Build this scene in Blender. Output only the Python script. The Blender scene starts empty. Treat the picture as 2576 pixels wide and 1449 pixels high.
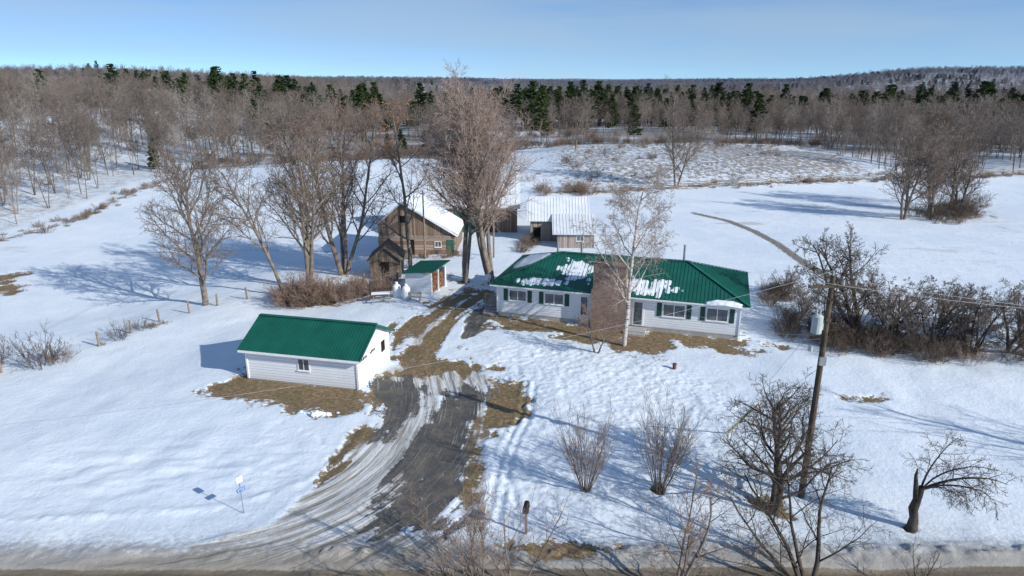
import bpy, math, random, bmesh
import numpy as np
from mathutils import Vector, Matrix
random.seed(7); NR=np.random.RandomState(11)
scene=bpy.context.scene
COL=scene.collection

# ------------------------------------------------------------------ noise / terrain
def vnoise(x,y,seed=0):
    xi=np.floor(x).astype(np.int64); yi=np.floor(y).astype(np.int64)
    fx=x-xi; fy=y-yi
    fx=fx*fx*(3-2*fx); fy=fy*fy*(3-2*fy)
    def h(a,b):
        n=(a*374761393+b*668265263+seed*144665)&0x7fffffff
        n=((n^(n>>13))*1274126177)&0x7fffffff
        n=n^(n>>16)
        return (n&0xffff)/65535.0
    return (h(xi,yi)*(1-fx)+h(xi+1,yi)*fx)*(1-fy)+(h(xi,yi+1)*(1-fx)+h(xi+1,yi+1)*fx)*fy
def fbm(x,y,o=4,seed=0):
    s=0;a=.5;t=0
    for i in range(o):
        s=s+a*vnoise(x*2**i,y*2**i,seed+i*17);t+=a;a*=.5
    return s/t
def sm(v,a,b):
    t=np.clip((v-a)/(b-a),0,1); return t*t*(3-2*t)
def height(x,y):
    x=np.asarray(x,float);y=np.asarray(y,float)
    d=(x+36.6)*-.794+(y-44.9)*.608
    z=-(.45*sm(d,-15,-3)+.7*sm(d,0,14))*(1-sm(y,95,130))*(1-sm(x,-16,-6))
    z=z+2.8*np.exp(-(((x-46)/40)**4+((y-168)/34)**4))*(.75+.5*fbm(x/18,y/14,3,71))
    z=z+2.4*np.exp(-(((x+32)/30)**2+((y-140)/26)**2))
    z=z+7*sm(-x,66,150)*sm(y,85,170)
    yy=np.maximum(y,1)
    z=z+14*sm(-x/yy,.2,.6)*sm(y,430,760)
    z=z+26*sm(x/yy,.36,.6)*sm(y,700,1500)+5*sm(x/yy,.1,.3)*sm(y,900,1700)
    z=z+5*(fbm(x/260,y/260,2,5)-.5)*sm(y,230,420)-2.5*sm(y,250,420)
    z=z+18*(fbm(x/600,y/500,2,15)-.5)*sm(y,800,1500)
    z=z+.5*(fbm(x/22,y/22,2,8)-.5)*sm(np.hypot(x,y-50),22,60)
    return z
def H(x,y): return float(height(np.array([x]),np.array([y]))[0])

# ------------------------------------------------------------------ node helpers
class NB:
    def __init__(s,nt): s.nt=nt; nt.nodes.clear()
    def n(s,t,**k):
        nd=s.nt.nodes.new(t)
        for a,b in k.items(): setattr(nd,a,b)
        return nd
    def set(s,sock,v):
        if isinstance(v,bpy.types.NodeSocket): s.nt.links.new(v,sock)
        elif v is not None:
            if sock.type=='RGBA' and len(v)==3: v=(*v,1)
            sock.default_value=v
    def m(s,op,a,b=None,c=None,clamp=False):
        nd=s.n('ShaderNodeMath',operation=op,use_clamp=clamp)
        s.set(nd.inputs[0],a); s.set(nd.inputs[1],b); s.set(nd.inputs[2],c); return nd.outputs[0]
    def noise(s,vec,scale,detail=4,rough=.55):
        nd=s.n('ShaderNodeTexNoise'); s.set(nd.inputs['Vector'],vec)
        nd.inputs['Scale'].default_value=scale; nd.inputs['Detail'].default_value=detail; nd.inputs['Roughness'].default_value=rough
        return nd.outputs['Fac']
    def mix(s,f,a,b,bt='MIX'):
        nd=s.n('ShaderNodeMix',data_type='RGBA',blend_type=bt)
        s.set(nd.inputs[0],f); s.set(nd.inputs[6],a); s.set(nd.inputs[7],b); return nd.outputs[2]
    def ramp(s,f,stops):
        nd=s.n('ShaderNodeValToRGB'); e=nd.color_ramp.elements
        while len(e)<len(stops): e.new(.5)
        for i,(p,c) in enumerate(stops): e[i].position=p; e[i].color=(*c,1)
        s.set(nd.inputs[0],f); return nd.outputs[0]
    def smooth(s,v,a,b):
        nd=s.n('ShaderNodeMapRange',interpolation_type='SMOOTHSTEP'); s.set(nd.inputs[0],v)
        nd.inputs[1].default_value=a; nd.inputs[2].default_value=b; return nd.outputs[0]
    def sep(s,v):
        nd=s.n('ShaderNodeSeparateXYZ'); s.set(nd.inputs[0],v); return nd.outputs
    def comb(s,x,y,z):
        nd=s.n('ShaderNodeCombineXYZ'); s.set(nd.inputs[0],x);s.set(nd.inputs[1],y);s.set(nd.inputs[2],z); return nd.outputs[0]
    def out(s,col,rough=.8,metal=0,bump=None,bstr=.5,bdist=.02,spec=.3):
        p=s.n('ShaderNodeBsdfPrincipled'); s.set(p.inputs['Base Color'],col); s.set(p.inputs['Roughness'],rough)
        s.set(p.inputs['Metallic'],metal); p.inputs['Specular IOR Level'].default_value=spec
        if bump is not None:
            b=s.n('ShaderNodeBump'); b.inputs['Strength'].default_value=bstr; b.inputs['Distance'].default_value=bdist
            s.set(b.inputs['Height'],bump); s.nt.links.new(b.outputs[0],p.inputs['Normal'])
        o=s.n('ShaderNodeOutputMaterial'); s.nt.links.new(p.outputs[0],o.inputs[0])
def newmat(name):
    m=bpy.data.materials.new(name); m.use_nodes=True; return m,NB(m.node_tree)
def plain(name,c,rough=.7,metal=0,var=.15,scale=3,spec=.3):
    m,b=newmat(name); tc=b.n('ShaderNodeTexCoord').outputs['Object']
    nz=b.noise(tc,scale,5)
    lo=tuple(v*(1-var) for v in c); hi=tuple(min(1,v*(1+var)) for v in c)
    b.out(b.ramp(nz,[(.3,lo),(.7,hi)]),rough,metal,nz,.2,.01,spec); return m

# ---- materials
def siding():
    m,b=newmat('white_siding'); tc=b.n('ShaderNodeTexCoord').outputs['Object']; z=b.sep(tc)[2]
    fr=b.m('FRACT',b.m('MULTIPLY',z,1/.2))
    line=b.m('LESS_THAN',fr,.16)
    nz=b.noise(tc,1.3,4)
    c=b.ramp(nz,[(.3,(.74,.77,.80)),(.7,(.82,.83,.85))])
    c=b.mix(b.m('MULTIPLY',line,.6),c,(.42,.45,.5))
    c=b.mix(b.m('MULTIPLY',b.smooth(z,.7,.25),b.m('MULTIPLY',nz,.5)),c,(.5,.47,.42))
    b.out(c,.55,0,b.m('SUBTRACT',1,fr),.6,.02); return m
SIDING=siding()
def metalroof(name,c1,c2):
    m,b=newmat(name); tc=b.n('ShaderNodeTexCoord').outputs['Object']
    nz=b.noise(tc,.9,5); b.out(b.ramp(nz,[(.3,c1),(.7,c2)]),.38,.0,nz,.1,.01,.5); return m
GREEN=metalroof('green_metal_roofing',(.005,.088,.060),(.009,.125,.088))
WROOF=metalroof('galvanised_roofing',(.64,.68,.72),(.77,.8,.83))
def snowmat():
    m,b=newmat('snow'); g=b.n('ShaderNodeNewGeometry').outputs['Position']
    nz=b.noise(g,1.2,5); b.out(b.ramp(nz,[(.3,(.74,.80,.87)),(.7,(.85,.88,.92))]),.7,0,b.noise(g,5,5),.4,.05); return m
SNOW=snowmat()
def boards(name,c1,c2,c3,horizontal=False,w=.22):
    m,b=newmat(name); tc=b.n('ShaderNodeTexCoord').outputs['Object']; x,y,z=b.sep(tc)
    if horizontal: u=z; v=b.comb(b.m('MULTIPLY',x,.4),b.m('MULTIPLY',y,.4),b.m('MULTIPLY',z,5))
    else: u=b.m('ADD',x,y); v=b.comb(b.m('MULTIPLY',x,5),b.m('MULTIPLY',y,5),b.m('MULTIPLY',z,.5))
    k=b.m('MULTIPLY',u,1/w); fl=b.m('FLOOR',k); fr=b.m('FRACT',k)
    wn=b.n('ShaderNodeTexWhiteNoise',noise_dimensions='1D'); b.set(wn.inputs['W'],fl)
    nz=b.noise(v,1.2,6,.65)
    t=b.m('ADD',b.m('MULTIPLY',wn.outputs[0],.45),b.m('MULTIPLY',nz,.6))
    c=b.ramp(t,[(.15,c1),(.5,c2),(.9,c3)])
    gap=b.m('LESS_THAN',fr,.12); c=b.mix(b.m('MULTIPLY',gap,.75),c,(.02,.017,.014))
    b.out(c,.9,0,b.m('SUBTRACT',nz,gap),.5,.03,.1); return m
BARNW=boards('weathered_barn_boards',(.13,.09,.068),(.26,.19,.145),(.41,.32,.255))
LOGW=boards('hewn_logs',(.18,.12,.09),(.34,.25,.19),(.5,.41,.34),True,.35)
GREYW=boards('grey_shed_boards',(.17,.14,.12),(.33,.285,.25),(.48,.43,.39))
BROWNW=boards('brown_shack_boards',(.08,.065,.05),(.15,.12,.095),(.25,.21,.17))
def brick():
    m,b=newmat('chimney_brick'); tc=b.n('ShaderNodeTexCoord').outputs['Object']; x,y,z=b.sep(tc)
    bt=b.n('ShaderNodeTexBrick'); b.set(bt.inputs['Vector'],b.comb(b.m('ADD',x,y),z,0)); bt.inputs['Scale'].default_value=1
    bt.inputs['Brick Width'].default_value=.24; bt.inputs['Row Height'].default_value=.09; bt.inputs['Mortar Size'].default_value=.008
    bt.inputs['Color1'].default_value=(.20,.12,.09,1); bt.inputs['Color2'].default_value=(.33,.225,.175,1); bt.inputs['Mortar'].default_value=(.4,.36,.33,1)
    c=b.mix(b.m('MULTIPLY',b.smooth(b.noise(tc,2.5,6,.7),.35,.7),.7),bt.outputs[0],(.19,.14,.115)); b.out(c,.9,0,bt.outputs['Fac'],.4,-.01,.1); return m
BRICK=brick()
CONC=plain('concrete',(.4,.39,.37)); WHITE=plain('white_paint',(.8,.8,.8),.5,0,.05)
DGREEN=plain('dark_green_paint',(.02,.07,.055),.5); BGREEN=plain('barn_door_green',(.03,.12,.09),.7,0,.35,2)
def glassm():
    m,b=newmat('window_glass'); tc=b.n('ShaderNodeTexCoord').outputs['Object']
    b.out(b.ramp(b.noise(tc,1.5,3),[(.3,(.03,.04,.05)),(.7,(.14,.16,.18))]),.12,0,None,spec=.6); return m
GLASS=glassm()
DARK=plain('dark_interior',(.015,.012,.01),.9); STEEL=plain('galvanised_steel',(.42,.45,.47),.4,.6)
POLEW=plain('creosote_wood',(.10,.078,.06),.9,0,.35,4,.1); OLDW=plain('weathered_post_wood',(.26,.21,.16),.9,0,.3,6,.1)
BLACK=plain('black_rubber',(.02,.02,.022),.6); TANK=plain('tank_paint',(.78,.79,.8),.4,0,.05)
PICN=plain('picnic_table_wood',(.3,.28,.26),.85,0,.25,5); FIREW=plain('split_firewood',(.30,.15,.08),.9,0,.5,6)
BLUE=plain('sign_blue',(.02,.12,.45),.5,0,.05); YEL=plain('guy_guard_yellow',(.75,.5,.04),.5); RUST=plain('rusty_pipe',(.16,.07,.045),.8)
WIREM=plain('wire_metal',(.45,.46,.47),.5,.3); GREYP=plain('transformer_grey',(.45,.5,.5),.45)

def bark(name,cols,obj=False):
    m,b=newmat(name); g=b.n('ShaderNodeNewGeometry').outputs['Position']
    nz=b.noise(g,2.2,5); 
    b.out(b.ramp(nz,[(.3,cols[0]),(.7,cols[1])]),.9,0,b.noise(g,14,3),.5,.02,.1); return m
BARK=bark('maple_bark',((.12,.10,.085),(.28,.24,.20)))
TWIG=bark('maple_twigs',((.15,.12,.10),(.27,.215,.18)))
TWIGR=bark('reddish_twigs',((.21,.15,.12),(.35,.255,.21)))
TWIGP=bark('pale_pinkish_twigs',((.29,.215,.18),(.45,.35,.30)))
DBARK=bark('dark_bark',((.05,.043,.038),(.13,.11,.09))); DTWIG=bark('dark_twigs',((.07,.058,.05),(.16,.13,.105)))
STRAW=bark('dry_brush_stems',((.17,.12,.085),(.30,.225,.165)))
LEAFM=bark('dry_oak_leaves',((.28,.12,.05),(.42,.2,.08)))
def birchm():
    m,b=newmat('birch_bark'); g=b.n('ShaderNodeNewGeometry').outputs['Position']; x,y,z=b.sep(g)
    nz=b.noise(b.comb(b.m('MULTIPLY',x,1.5),b.m('MULTIPLY',y,1.5),b.m('MULTIPLY',z,9)),1,4)
    b.out(b.ramp(nz,[(.36,(.10,.09,.08)),(.45,(.42,.38,.34)),(.7,(.62,.57,.52))]),.7,0); return m
BIRCH=birchm()
BTWIG=bark('birch_twigs',((.24,.19,.165),(.42,.35,.31)))
def painted_haze(b,c):  # distance haze painted into the base colour, bluer grey with growing world y
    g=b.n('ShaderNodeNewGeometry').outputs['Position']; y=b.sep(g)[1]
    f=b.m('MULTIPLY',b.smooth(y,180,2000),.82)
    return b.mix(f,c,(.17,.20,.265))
def forestm(name,stops,spec=.05):
    m,b=newmat(name); oi=b.n('ShaderNodeObjectInfo').outputs['Random']
    g=b.n('ShaderNodeNewGeometry').outputs['Position']
    big=b.noise(g,.012,3)
    t=b.m('ADD',b.m('MULTIPLY',oi,.6),b.m('MULTIPLY',big,.45))
    c=b.ramp(t,stops)
    c=b.mix(b.m('MULTIPLY',b.noise(g,1.5,2),.5),c,tuple(v*.5 for v in stops[0][1]))
    b.out(painted_haze(b,c),.95,0,None,spec=spec); return m
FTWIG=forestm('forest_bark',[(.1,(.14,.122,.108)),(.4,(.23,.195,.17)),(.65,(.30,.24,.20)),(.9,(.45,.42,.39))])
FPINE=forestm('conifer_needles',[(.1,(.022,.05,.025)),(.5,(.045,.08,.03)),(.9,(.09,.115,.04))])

# ------------------------------------------------------------------ mesh helpers
def quadmesh(name,V,F,mats,midx=None,smooth=False):
    me=bpy.data.meshes.new(name); V=np.asarray(V,np.float32); F=np.asarray(F,np.int32)
    me.vertices.add(len(V)); me.vertices.foreach_set('co',V.ravel())
    k=F.shape[1]
    me.loops.add(F.size); me.loops.foreach_set('vertex_index',F.ravel())
    me.polygons.add(len(F)); me.polygons.foreach_set('loop_start',np.arange(0,F.size,k,dtype=np.int32))
    me.polygons.foreach_set('loop_total',np.full(len(F),k,np.int32))
    for m in mats: me.materials.append(m)
    if midx is not None: me.polygons.foreach_set('material_index',np.asarray(midx,np.int32))
    if smooth: me.polygons.foreach_set('use_smooth',np.ones(len(F),bool))
    me.update(calc_edges=True); return me
def addobj(name,me,parent=None,loc=(0,0,0),rotz=0,scale=None):
    o=bpy.data.objects.new(name,me); COL.objects.link(o); o.location=loc; o.rotation_euler=(0,0,rotz)
    if scale: o.scale=scale if hasattr(scale,'__len__') else (scale,)*3
    if parent: o.parent=parent
    return o
def empty(name,loc,rotz=0):
    e=bpy.data.objects.new(name,None); COL.objects.link(e); e.location=loc; e.rotation_euler=(0,0,rotz); e.empty_display_size=.5; return e
def pyobj(name,V,F,mats,parent=None,**k):
    me=bpy.data.meshes.new(name); me.from_pydata([tuple(v) for v in V],[],F)
    for m in (mats if isinstance(mats,list) else [mats]): me.materials.append(m)
    me.update(); return addobj(name,me,parent,**k)
class MB:
    def __init__(s): s.V=[];s.F=[];s.M=[]
    def add(s,V,F,m=0):
        o=len(s.V); s.V+= [tuple(v) for v in V]; s.F+=[tuple(i+o for i in f) for f in F]; s.M+=[m]*len(F)
    def box(s,x0,x1,y0,y1,z0,z1,m=0):
        s.add([(x0,y0,z0),(x1,y0,z0),(x1,y1,z0),(x0,y1,z0),(x0,y0,z1),(x1,y0,z1),(x1,y1,z1),(x0,y1,z1)],
          [(0,3,2,1),(4,5,6,7),(0,1,5,4),(1,2,6,5),(2,3,7,6),(3,0,4,7)],m)
    def beam(s,a,b,w,h=None,m=0,up=(0,0,1)):
        h=h or w; a=Vector(a);b=Vector(b); d=(b-a).normalized(); u=Vector(up)
        if abs(d.dot(u))>.95:u=Vector((1,0,0))
        r=d.cross(u).normalized()*w/2; q=r.cross(d).normalized()*h/2
        V=[a-r-q,a+r-q,a+r+q,a-r+q,b-r-q,b+r-q,b+r+q,b-r+q]
        s.add(V,[(0,3,2,1),(4,5,6,7),(0,1,5,4),(1,2,6,5),(2,3,7,6),(3,0,4,7)],m)
    def cyl(s,a,b,r0,r1=None,n=10,m=0):
        r1=r0 if r1 is None else r1; a=Vector(a);b=Vector(b); d=(b-a).normalized()
        u=d.orthogonal().normalized(); v=d.cross(u); V=[]
        for p,r in((a,r0),(b,r1)):
            for i in range(n):
                t=2*math.pi*i/n; V.append(p+(u*math.cos(t)+v*math.sin(t))*r)
        F=[(i,(i+1)%n,n+(i+1)%n,n+i) for i in range(n)]+[tuple(range(n-1,-1,-1)),tuple(range(n,2*n))]
        s.add(V,F,m)
    def obj(s,name,mats,parent=None,bevel=0,**k):
        o=pyobj(name,s.V,s.F,mats,parent,**k)
        o.data.polygons.foreach_set('material_index',s.M)
        if bevel:
            b=o.modifiers.new('bevel','BEVEL'); b.width=bevel; b.segments=2; b.limit_method='ANGLE'
        return o

# ------------------------------------------------------------------ ground
def axis(lo,hi,step,far0,far1,g=1.03,gl=None):
    c=list(np.arange(lo,hi,step)); s=step; x=c[-1]
    while x<far1: s*=g; x+=s; c.append(x)
    s=step; x=lo; l=[]
    while x>far0: s*=(gl or g); x-=s; l.append(x)
    return np.array(l[::-1]+c)
xs=axis(-34,34,.13,-4500,4500,1.035); ys=axis(23,64,.13,-60,6500,1.028,1.25)
X,Y=np.meshgrid(xs,ys); nx,ny=len(xs),len(ys)
Xf=X.ravel();Yf=Y.ravel()
def poly_mask(pts,w=.8):
    pts=np.array(pts,float); lo=pts.min(0)-w*2-1; hi=pts.max(0)+w*2+1
    idx=np.where((Xf>lo[0])&(Xf<hi[0])&(Yf>lo[1])&(Yf<hi[1]))[0]
    x=Xf[idx];y=Yf[idx]; dist=np.full(len(idx),1e9); ins=np.zeros(len(idx),bool)
    for i in range(len(pts)):
        a=pts[i];b=pts[(i+1)%len(pts)]; e=b-a
        t=np.clip(((x-a[0])*e[0]+(y-a[1])*e[1])/(e@e),0,1)
        dist=np.minimum(dist,np.hypot(x-a[0]-t*e[0],y-a[1]-t*e[1]))
        c=((a[1]>y)!=(b[1]>y))&(x<(b[0]-a[0])*(y-a[1])/(b[1]-a[1]+1e-12)+a[0]); ins^=c
    r=np.zeros(len(Xf)); r[idx]=np.clip(.5+np.where(ins,dist,-dist)/(2*w),0,1); return r
def line_mask(pts,w,soft):
    r=np.zeros(len(Xf))
    for a,b in zip(pts[:-1],pts[1:]):
        a=np.array(a,float);b=np.array(b,float);e=b-a
        m=w+soft*2; idx=np.where((Xf>min(a[0],b[0])-m)&(Xf<max(a[0],b[0])+m)&(Yf>min(a[1],b[1])-m)&(Yf<max(a[1],b[1])+m))[0]
        x=Xf[idx];y=Yf[idx]; t=np.clip(((x-a[0])*e[0]+(y-a[1])*e[1])/(e@e),0,1)
        d=np.hypot(x-a[0]-t*e[0],y-a[1]-t*e[1]); r[idx]=np.maximum(r[idx],np.clip(.5+(w-d)/(2*soft),0,1))
    return r
mx=np.maximum
asph=mx(poly_mask([(-4.7,41.3),(-3.4,41.9),(-0.9,42.9),(-1.2,39.9),(-2.4,37.2),(-2.6,34.0),(-2.3,31.9),(-1.9,27.8),(-3.1,26.5),(-5.0,26.3),(-6.5,26.5),(-6.3,28.1),(-5.9,30.8),(-5.4,34.8),(-4.8,38.2)],.9),
  mx(poly_mask([(-9.6,42.2),(-7.6,43.2),(-5.6,41.3),(-6.4,38.2),(-6.6,35.3),(-7.7,33.5),(-7.8,37.7),(-7.9,40.4)],1.0),
     poly_mask([(-1.6,57.6),(-1.7,56.0),(-2.8,51.1),(-4.3,51.3),(-3.5,57.9)],.4)))
gr=poly_mask([(-1.6,43.9),(1.3,42.1),(0.8,38.2),(-0.2,35.4),(-2.4,34),(-2.8,36),(-1.9,38.8)],.9)
gr=mx(gr,poly_mask([(-2.6,36),(-1.6,36),(-1.2,31),(-1.6,27.5),(-2.6,27.5),(-2.9,31)],.6)*.8)
gr=mx(gr,poly_mask([(-8.7,36.4),(-8.2,35.3),(-9.3,31.2),(-9.9,30.2),(-10.3,32.7),(-9.5,35.5)],.6))
gr=mx(gr,poly_mask([(-20.4,41.5),(-18.6,44.4),(-10.2,42.0),(-8.8,42.4),(-7.2,40.4),(-10.2,38.1),(-15.0,38.9),(-18.8,39.9)],1.4))
gr=mx(gr,poly_mask([(-9.8,52.9),(-8.2,56.3),(-6.9,60.2),(-4.9,64.2),(-2.3,63.0),(-4.1,56.8),(-4.4,51.1),(-4.8,48),(-5.6,45.8),(-8.9,46.2),(-8.9,50.2)],1.6))
gr=mx(gr,poly_mask([(-4.6,58.5),(-2.2,58.5),(-.6,55.2),(-2.6,50.5),(-4.5,50.5)],1.0)*.8)
gr=mx(gr,poly_mask([(-1.5,57.3),(6.4,54.7),(18.5,51.3),(20.2,49.0),(16.8,46.9),(12.9,49.6),(10.8,46.9),(7.6,49.2),(3.0,52.0),(-1.4,53.5)],1.4))
gr=mx(gr,poly_mask([(-8.5,47.6),(-4.6,47.2),(-0.6,44.2),(-3.9,43.6),(-8.4,43.6)],1.3)*.9)
gr=mx(gr,poly_mask([(-2.1,25.9),(5.0,25.6),(4.6,24.6),(-0.1,25.0)],.5)*.85)
gr=mx(gr,poly_mask([(-57.7,74.4),(-52.7,71.9),(-50.5,66.6),(-58,65)],1.8)*.8)
gr=mx(gr,poly_mask([(21.9,40.5),(23.9,40.9),(24.4,39.6),(22.4,39.2)],.9)*.52)
gr=mx(gr,line_mask([(12.2,28.9),(13.2,27.6)],.4,.5)); gr=mx(gr,line_mask([(18.3,26.7),(18.5,26.8)],.2,.3))
for tx,ty in [(3.7,29.9),(7.4,29.9),(6.4,47.8),(8.7,49.4),(-12.9,28.0)]: gr=mx(gr,line_mask([(tx,ty),(tx+.05,ty+.05)],.18,.3))
for tx,ty in [(-28.6,60.5),(-21.9,62.6),(-20.4,65.2),(-18.9,69.5),(-11.2,73.5),(-4.8,66.6),(-2.9,65.2)]: gr=mx(gr,line_mask([(tx,ty),(tx+.4,ty-.2)],.5,.8)*.8)
gr=mx(gr,poly_mask([(-21,60.5),(-17,64.5),(-12,66.5),(-10,64.5),(-14,61),(-19,59.5)],1.2)*.66)
gr=mx(gr,poly_mask([(-16.5,76.5),(-5.5,76.5),(-5.5,78.5),(-16.5,78.5)],1.2)*.66)
snstr=mx(line_mask([(-7.6,50),(-6.6,54),(-5.4,58),(-3.6,62.5)],.38,.35),line_mask([(-5.3,47.5),(-4.9,51),(-4.2,55.5),(-2.6,60.5)],.5,.4))
gr=gr*(1-.85*snstr)
ice=poly_mask([(-7.2,39.5),(-5.2,41.4),(-4.2,37.7),(-5.3,30.8),(-6.0,26.5),(-2.5,26.4),(1.5,24.2),(-22.0,23.6),(-15,25.2),(-11.2,27.3),(-9.6,30.8),(-8.5,35.8)],.6)
ice=mx(ice,line_mask([(-2.1,41.5),(-2.1,35),(-1.6,27)],.55,.4)*.8)
ice=mx(ice,line_mask([(-5.5,62),(-6.9,55),(-7.3,48),(-6,42)],1.1,.8)*.7)
ice=mx(ice,poly_mask([(-9,45.5),(-3,45.5),(-1,43),(-2,40),(-9.4,41.5)],.8)*.85)
road=sm(-Yf,-24.35,-24.0)*sm(Yf,15.8,16.4)
fR=[(7.3,209),(41.6,203),(92.5,209),(78.3,170),(76.3,139),(109.2,148),(170,165),(260,150),(400,120)]
fL=[(-14,184),(-30,168),(-48,158),(-62,155),(-70,150),(-72,137.4),(-73,104),(-72,93),(-110,86),(-220,76),(-400,60)]
open_poly=fL[::-1]+[(0,194)]+fR+[(400,-60),(-400,-60)]
op=poly_mask(open_poly,4)
op=np.where((Yf<=60),1,op)
CL1=[(-24,243),(26,243),(30,264),(-28,264)]
CL2=[(120,228),(165,230),(175,246),(120,243)]
clear=mx(poly_mask(CL1,4),poly_mask(CL2,5))
forest=(1-op)*(1-clear)
brush=poly_mask([(6.9,198),(41.6,203),(92.5,206),(78,150),(75.4,136),(40,129),(13.5,121.5),(4.7,128)],8)*(.38+.38*fbm(Xf/14,Yf/20,3,91))
rail=[(13.5,120.5),(38.0,127.3),(72.5,133.7),(109.2,146.2)]
brush=mx(brush,line_mask([(7,121)]+rail,.9,2.0)*.95)
brush=mx(brush,line_mask([(8,196),(42,201),(92,204)],1.2,2.5)*.8)
brush=mx(brush,line_mask([(-68.8,89.8),(-66.9,102.3),(-67.4,116.4),(-67.1,129.7),(-70.2,167.2)],.8,1.2)*.8)
brush=mx(brush,line_mask([(-90,86),(-68.8,89.8)],1.0,1.2)*.8)
brush=mx(brush,line_mask([(-62,155),(-30,169),(5,196)],3.5,3)*.66)
brush=mx(brush,poly_mask([(60,95),(72,99),(77,112),(70,113),(62,104)],2)*.6)
TRK=[(27.6,102.3),(31.0,97),(32.6,90),(33.0,83.0),(32.8,78),(32.6,73),(33.1,68.0),(33.8,62)]
track=mx(line_mask(TRK,.62,.5)*.95,line_mask([(28.5,102),(40,104.5),(56.7,105.5),(66.1,100.7),(67.9,88.6)],.4,.6)*.66)
track=mx(track,line_mask([(-52,84),(-44,83.5),(-34,84.5),(-20,83)],.4,.6)*.7)
track=mx(track,poly_mask([(-46,97),(-40,98.5),(-41,101),(-45,100)],1)*.6)
foot=poly_mask([(-2.0,31),(-2,49),(4,50),(12,46),(16,38),(10,30),(1,27)],3)
ctrl=np.array([(-1,66),(-4.0,61),(-6.4,55),(-7.2,49),(-6.0,43.5),(-5.2,39),(-5.6,34),(-7.2,29.8),(-10.5,26.6),(-16,24.8),(-26,23.9),(-44,23.6)],float)
sp=[]
for i in range(1,len(ctrl)-2):
    for t in np.linspace(0,1,8,endpoint=False):
        p0,p1,p2,p3=ctrl[i-1:i+3]; sp.append(.5*((2*p1)+(p2-p0)*t+(2*p0-5*p1+4*p2-p3)*t*t+(-p0+3*p1-3*p2+p3)*t**3))
sp=np.array(sp); al=np.concatenate([[0],np.cumsum(np.hypot(*np.diff(sp,axis=0).T))])
lat=np.zeros(len(Xf));alo=np.zeros(len(Xf)); best=np.full(len(Xf),1e9)
idx=np.where((Xf>-45)&(Xf<12)&(Yf>16)&(Yf<68))[0]; x=Xf[idx];y=Yf[idx];bb=best[idx];ll=lat[idx];aa=alo[idx]
for i in range(len(sp)-1):
    a=sp[i];e=sp[i+1]-a;L=math.hypot(*e); t=np.clip(((x-a[0])*e[0]+(y-a[1])*e[1])/(L*L),0,1)
    dx=x-a[0]-t*e[0];dy=y-a[1]-t*e[1];d=np.hypot(dx,dy); k=d<bb
    bb[k]=d[k]; ll[k]=(np.sign(e[0]*dy-e[1]*dx)*d)[k]; aa[k]=(al[i]+t*L)[k]
lat[idx]=ll;alo[idx]=aa;best[idx]=bb
n1=fbm(Xf/1.0,Yf/1.0,4,3)-.5; n2=fbm(Xf/3.0,Yf/3.0,2,13)-.5; stre=fbm(lat*1.9,alo*.10,3,9)-.5
near=(np.abs(Xf)<40)&(Yf<70)
dr=(best<3.6)
gr=np.where(gr>0,gr+n1*1.25+n2*.7+np.where(dr,stre*1.7,0),0); asph=np.where(asph>0,asph+n1*1.0+stre*1.8,0)
ice=np.where(ice>0,ice+n1*.3,0)
Z=height(Xf,Yf)
bare=np.clip(mx(gr,asph),0,1); nearf=near.astype(float)
snowth=.10*sm(-bare,-.62,-.38)*(1-.75*sm(ice,.3,.7))
drift=(fbm(Xf/5,Yf/7,3,21)-.5)*.34*nearf*(1-sm(ice,.2,.6))*(1-bare)
Z=Z+snowth+drift
Z+=nearf*(fbm(Xf/1.3,Yf/1.6,2,61)-.5)*.05*(1-bare)
Z+=nearf*sm(foot,.2,.7)*(fbm(Xf/.42,Yf/.42,3,31)-.5)*.14*(1-bare)
lp=poly_mask([(-24,29.5),(-11,30),(-10,33),(-14,35),(-25,33)],2)
Z+=lp*(fbm(Xf/1.1,Yf/.6,2,36)-.5)*.20
# wheel ruts and a line of footprints crossing the lawn
def dist_line(pts):
    r=np.full(len(Xf),9.)
    idx=np.where(near)[0];x=Xf[idx];y=Yf[idx];d=r[idx]
    for a,b in zip(pts[:-1],pts[1:]):
        a=np.array(a,float);e=np.array(b,float)-a;t=np.clip(((x-a[0])*e[0]+(y-a[1])*e[1])/(e@e),0,1)
        d=np.minimum(d,np.hypot(x-a[0]-t*e[0],y-a[1]-t*e[1]))
    r[idx]=d;return r
for pts in ([(1.0,42.2),(.6,38),(-.5,33.5),(-1.2,27.5)],[(1.5,42.2),(1.1,38),(.0,33.5),(-.7,27.5)],[(-1,33),(0,30.6),(.2,28.6)]):
    dl=dist_line(pts); Z-=.07*np.exp(-(dl/.16)**2)-.03*np.exp(-((dl-.32)/.12)**2)
dl=dist_line([(-9.5,31),(-11,35),(-14,37)]); Z-=.05*np.exp(-(dl/.14)**2)*(vnoise(Xf/.35,Yf/.35,99)>.5)
Z+=sm(ice,.35,.7)*((fbm(lat*2.5,alo*.1,3,9)-.5)*.16)
bank=np.exp(-((Yf-25.1)/.55)**2)*np.where((Xf>-4.5)&(Xf<0),.1,1)*np.where(Xf<-9,.45,1)
Z+=bank*(.10+.55*np.maximum(fbm(Xf/.5,Yf/.45,3,41)-.42,0))*nearf
eb=np.exp(-((lat-(-3.4))/.3)**2)*sm(alo,22,26)*(1-sm(alo,50,60))*nearf*(best<5)
Z+=eb*.12*fbm(Xf/.4,Yf/.4,2,51)
Z-=road*.12
V=np.stack([Xf,Yf,Z],1)
ii=np.arange((nx-1)*(ny-1)); r=ii//(nx-1); c=ii%(nx-1); b0=r*nx+c
F=np.stack([b0,b0+1,b0+nx+1,b0+nx],1)
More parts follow.
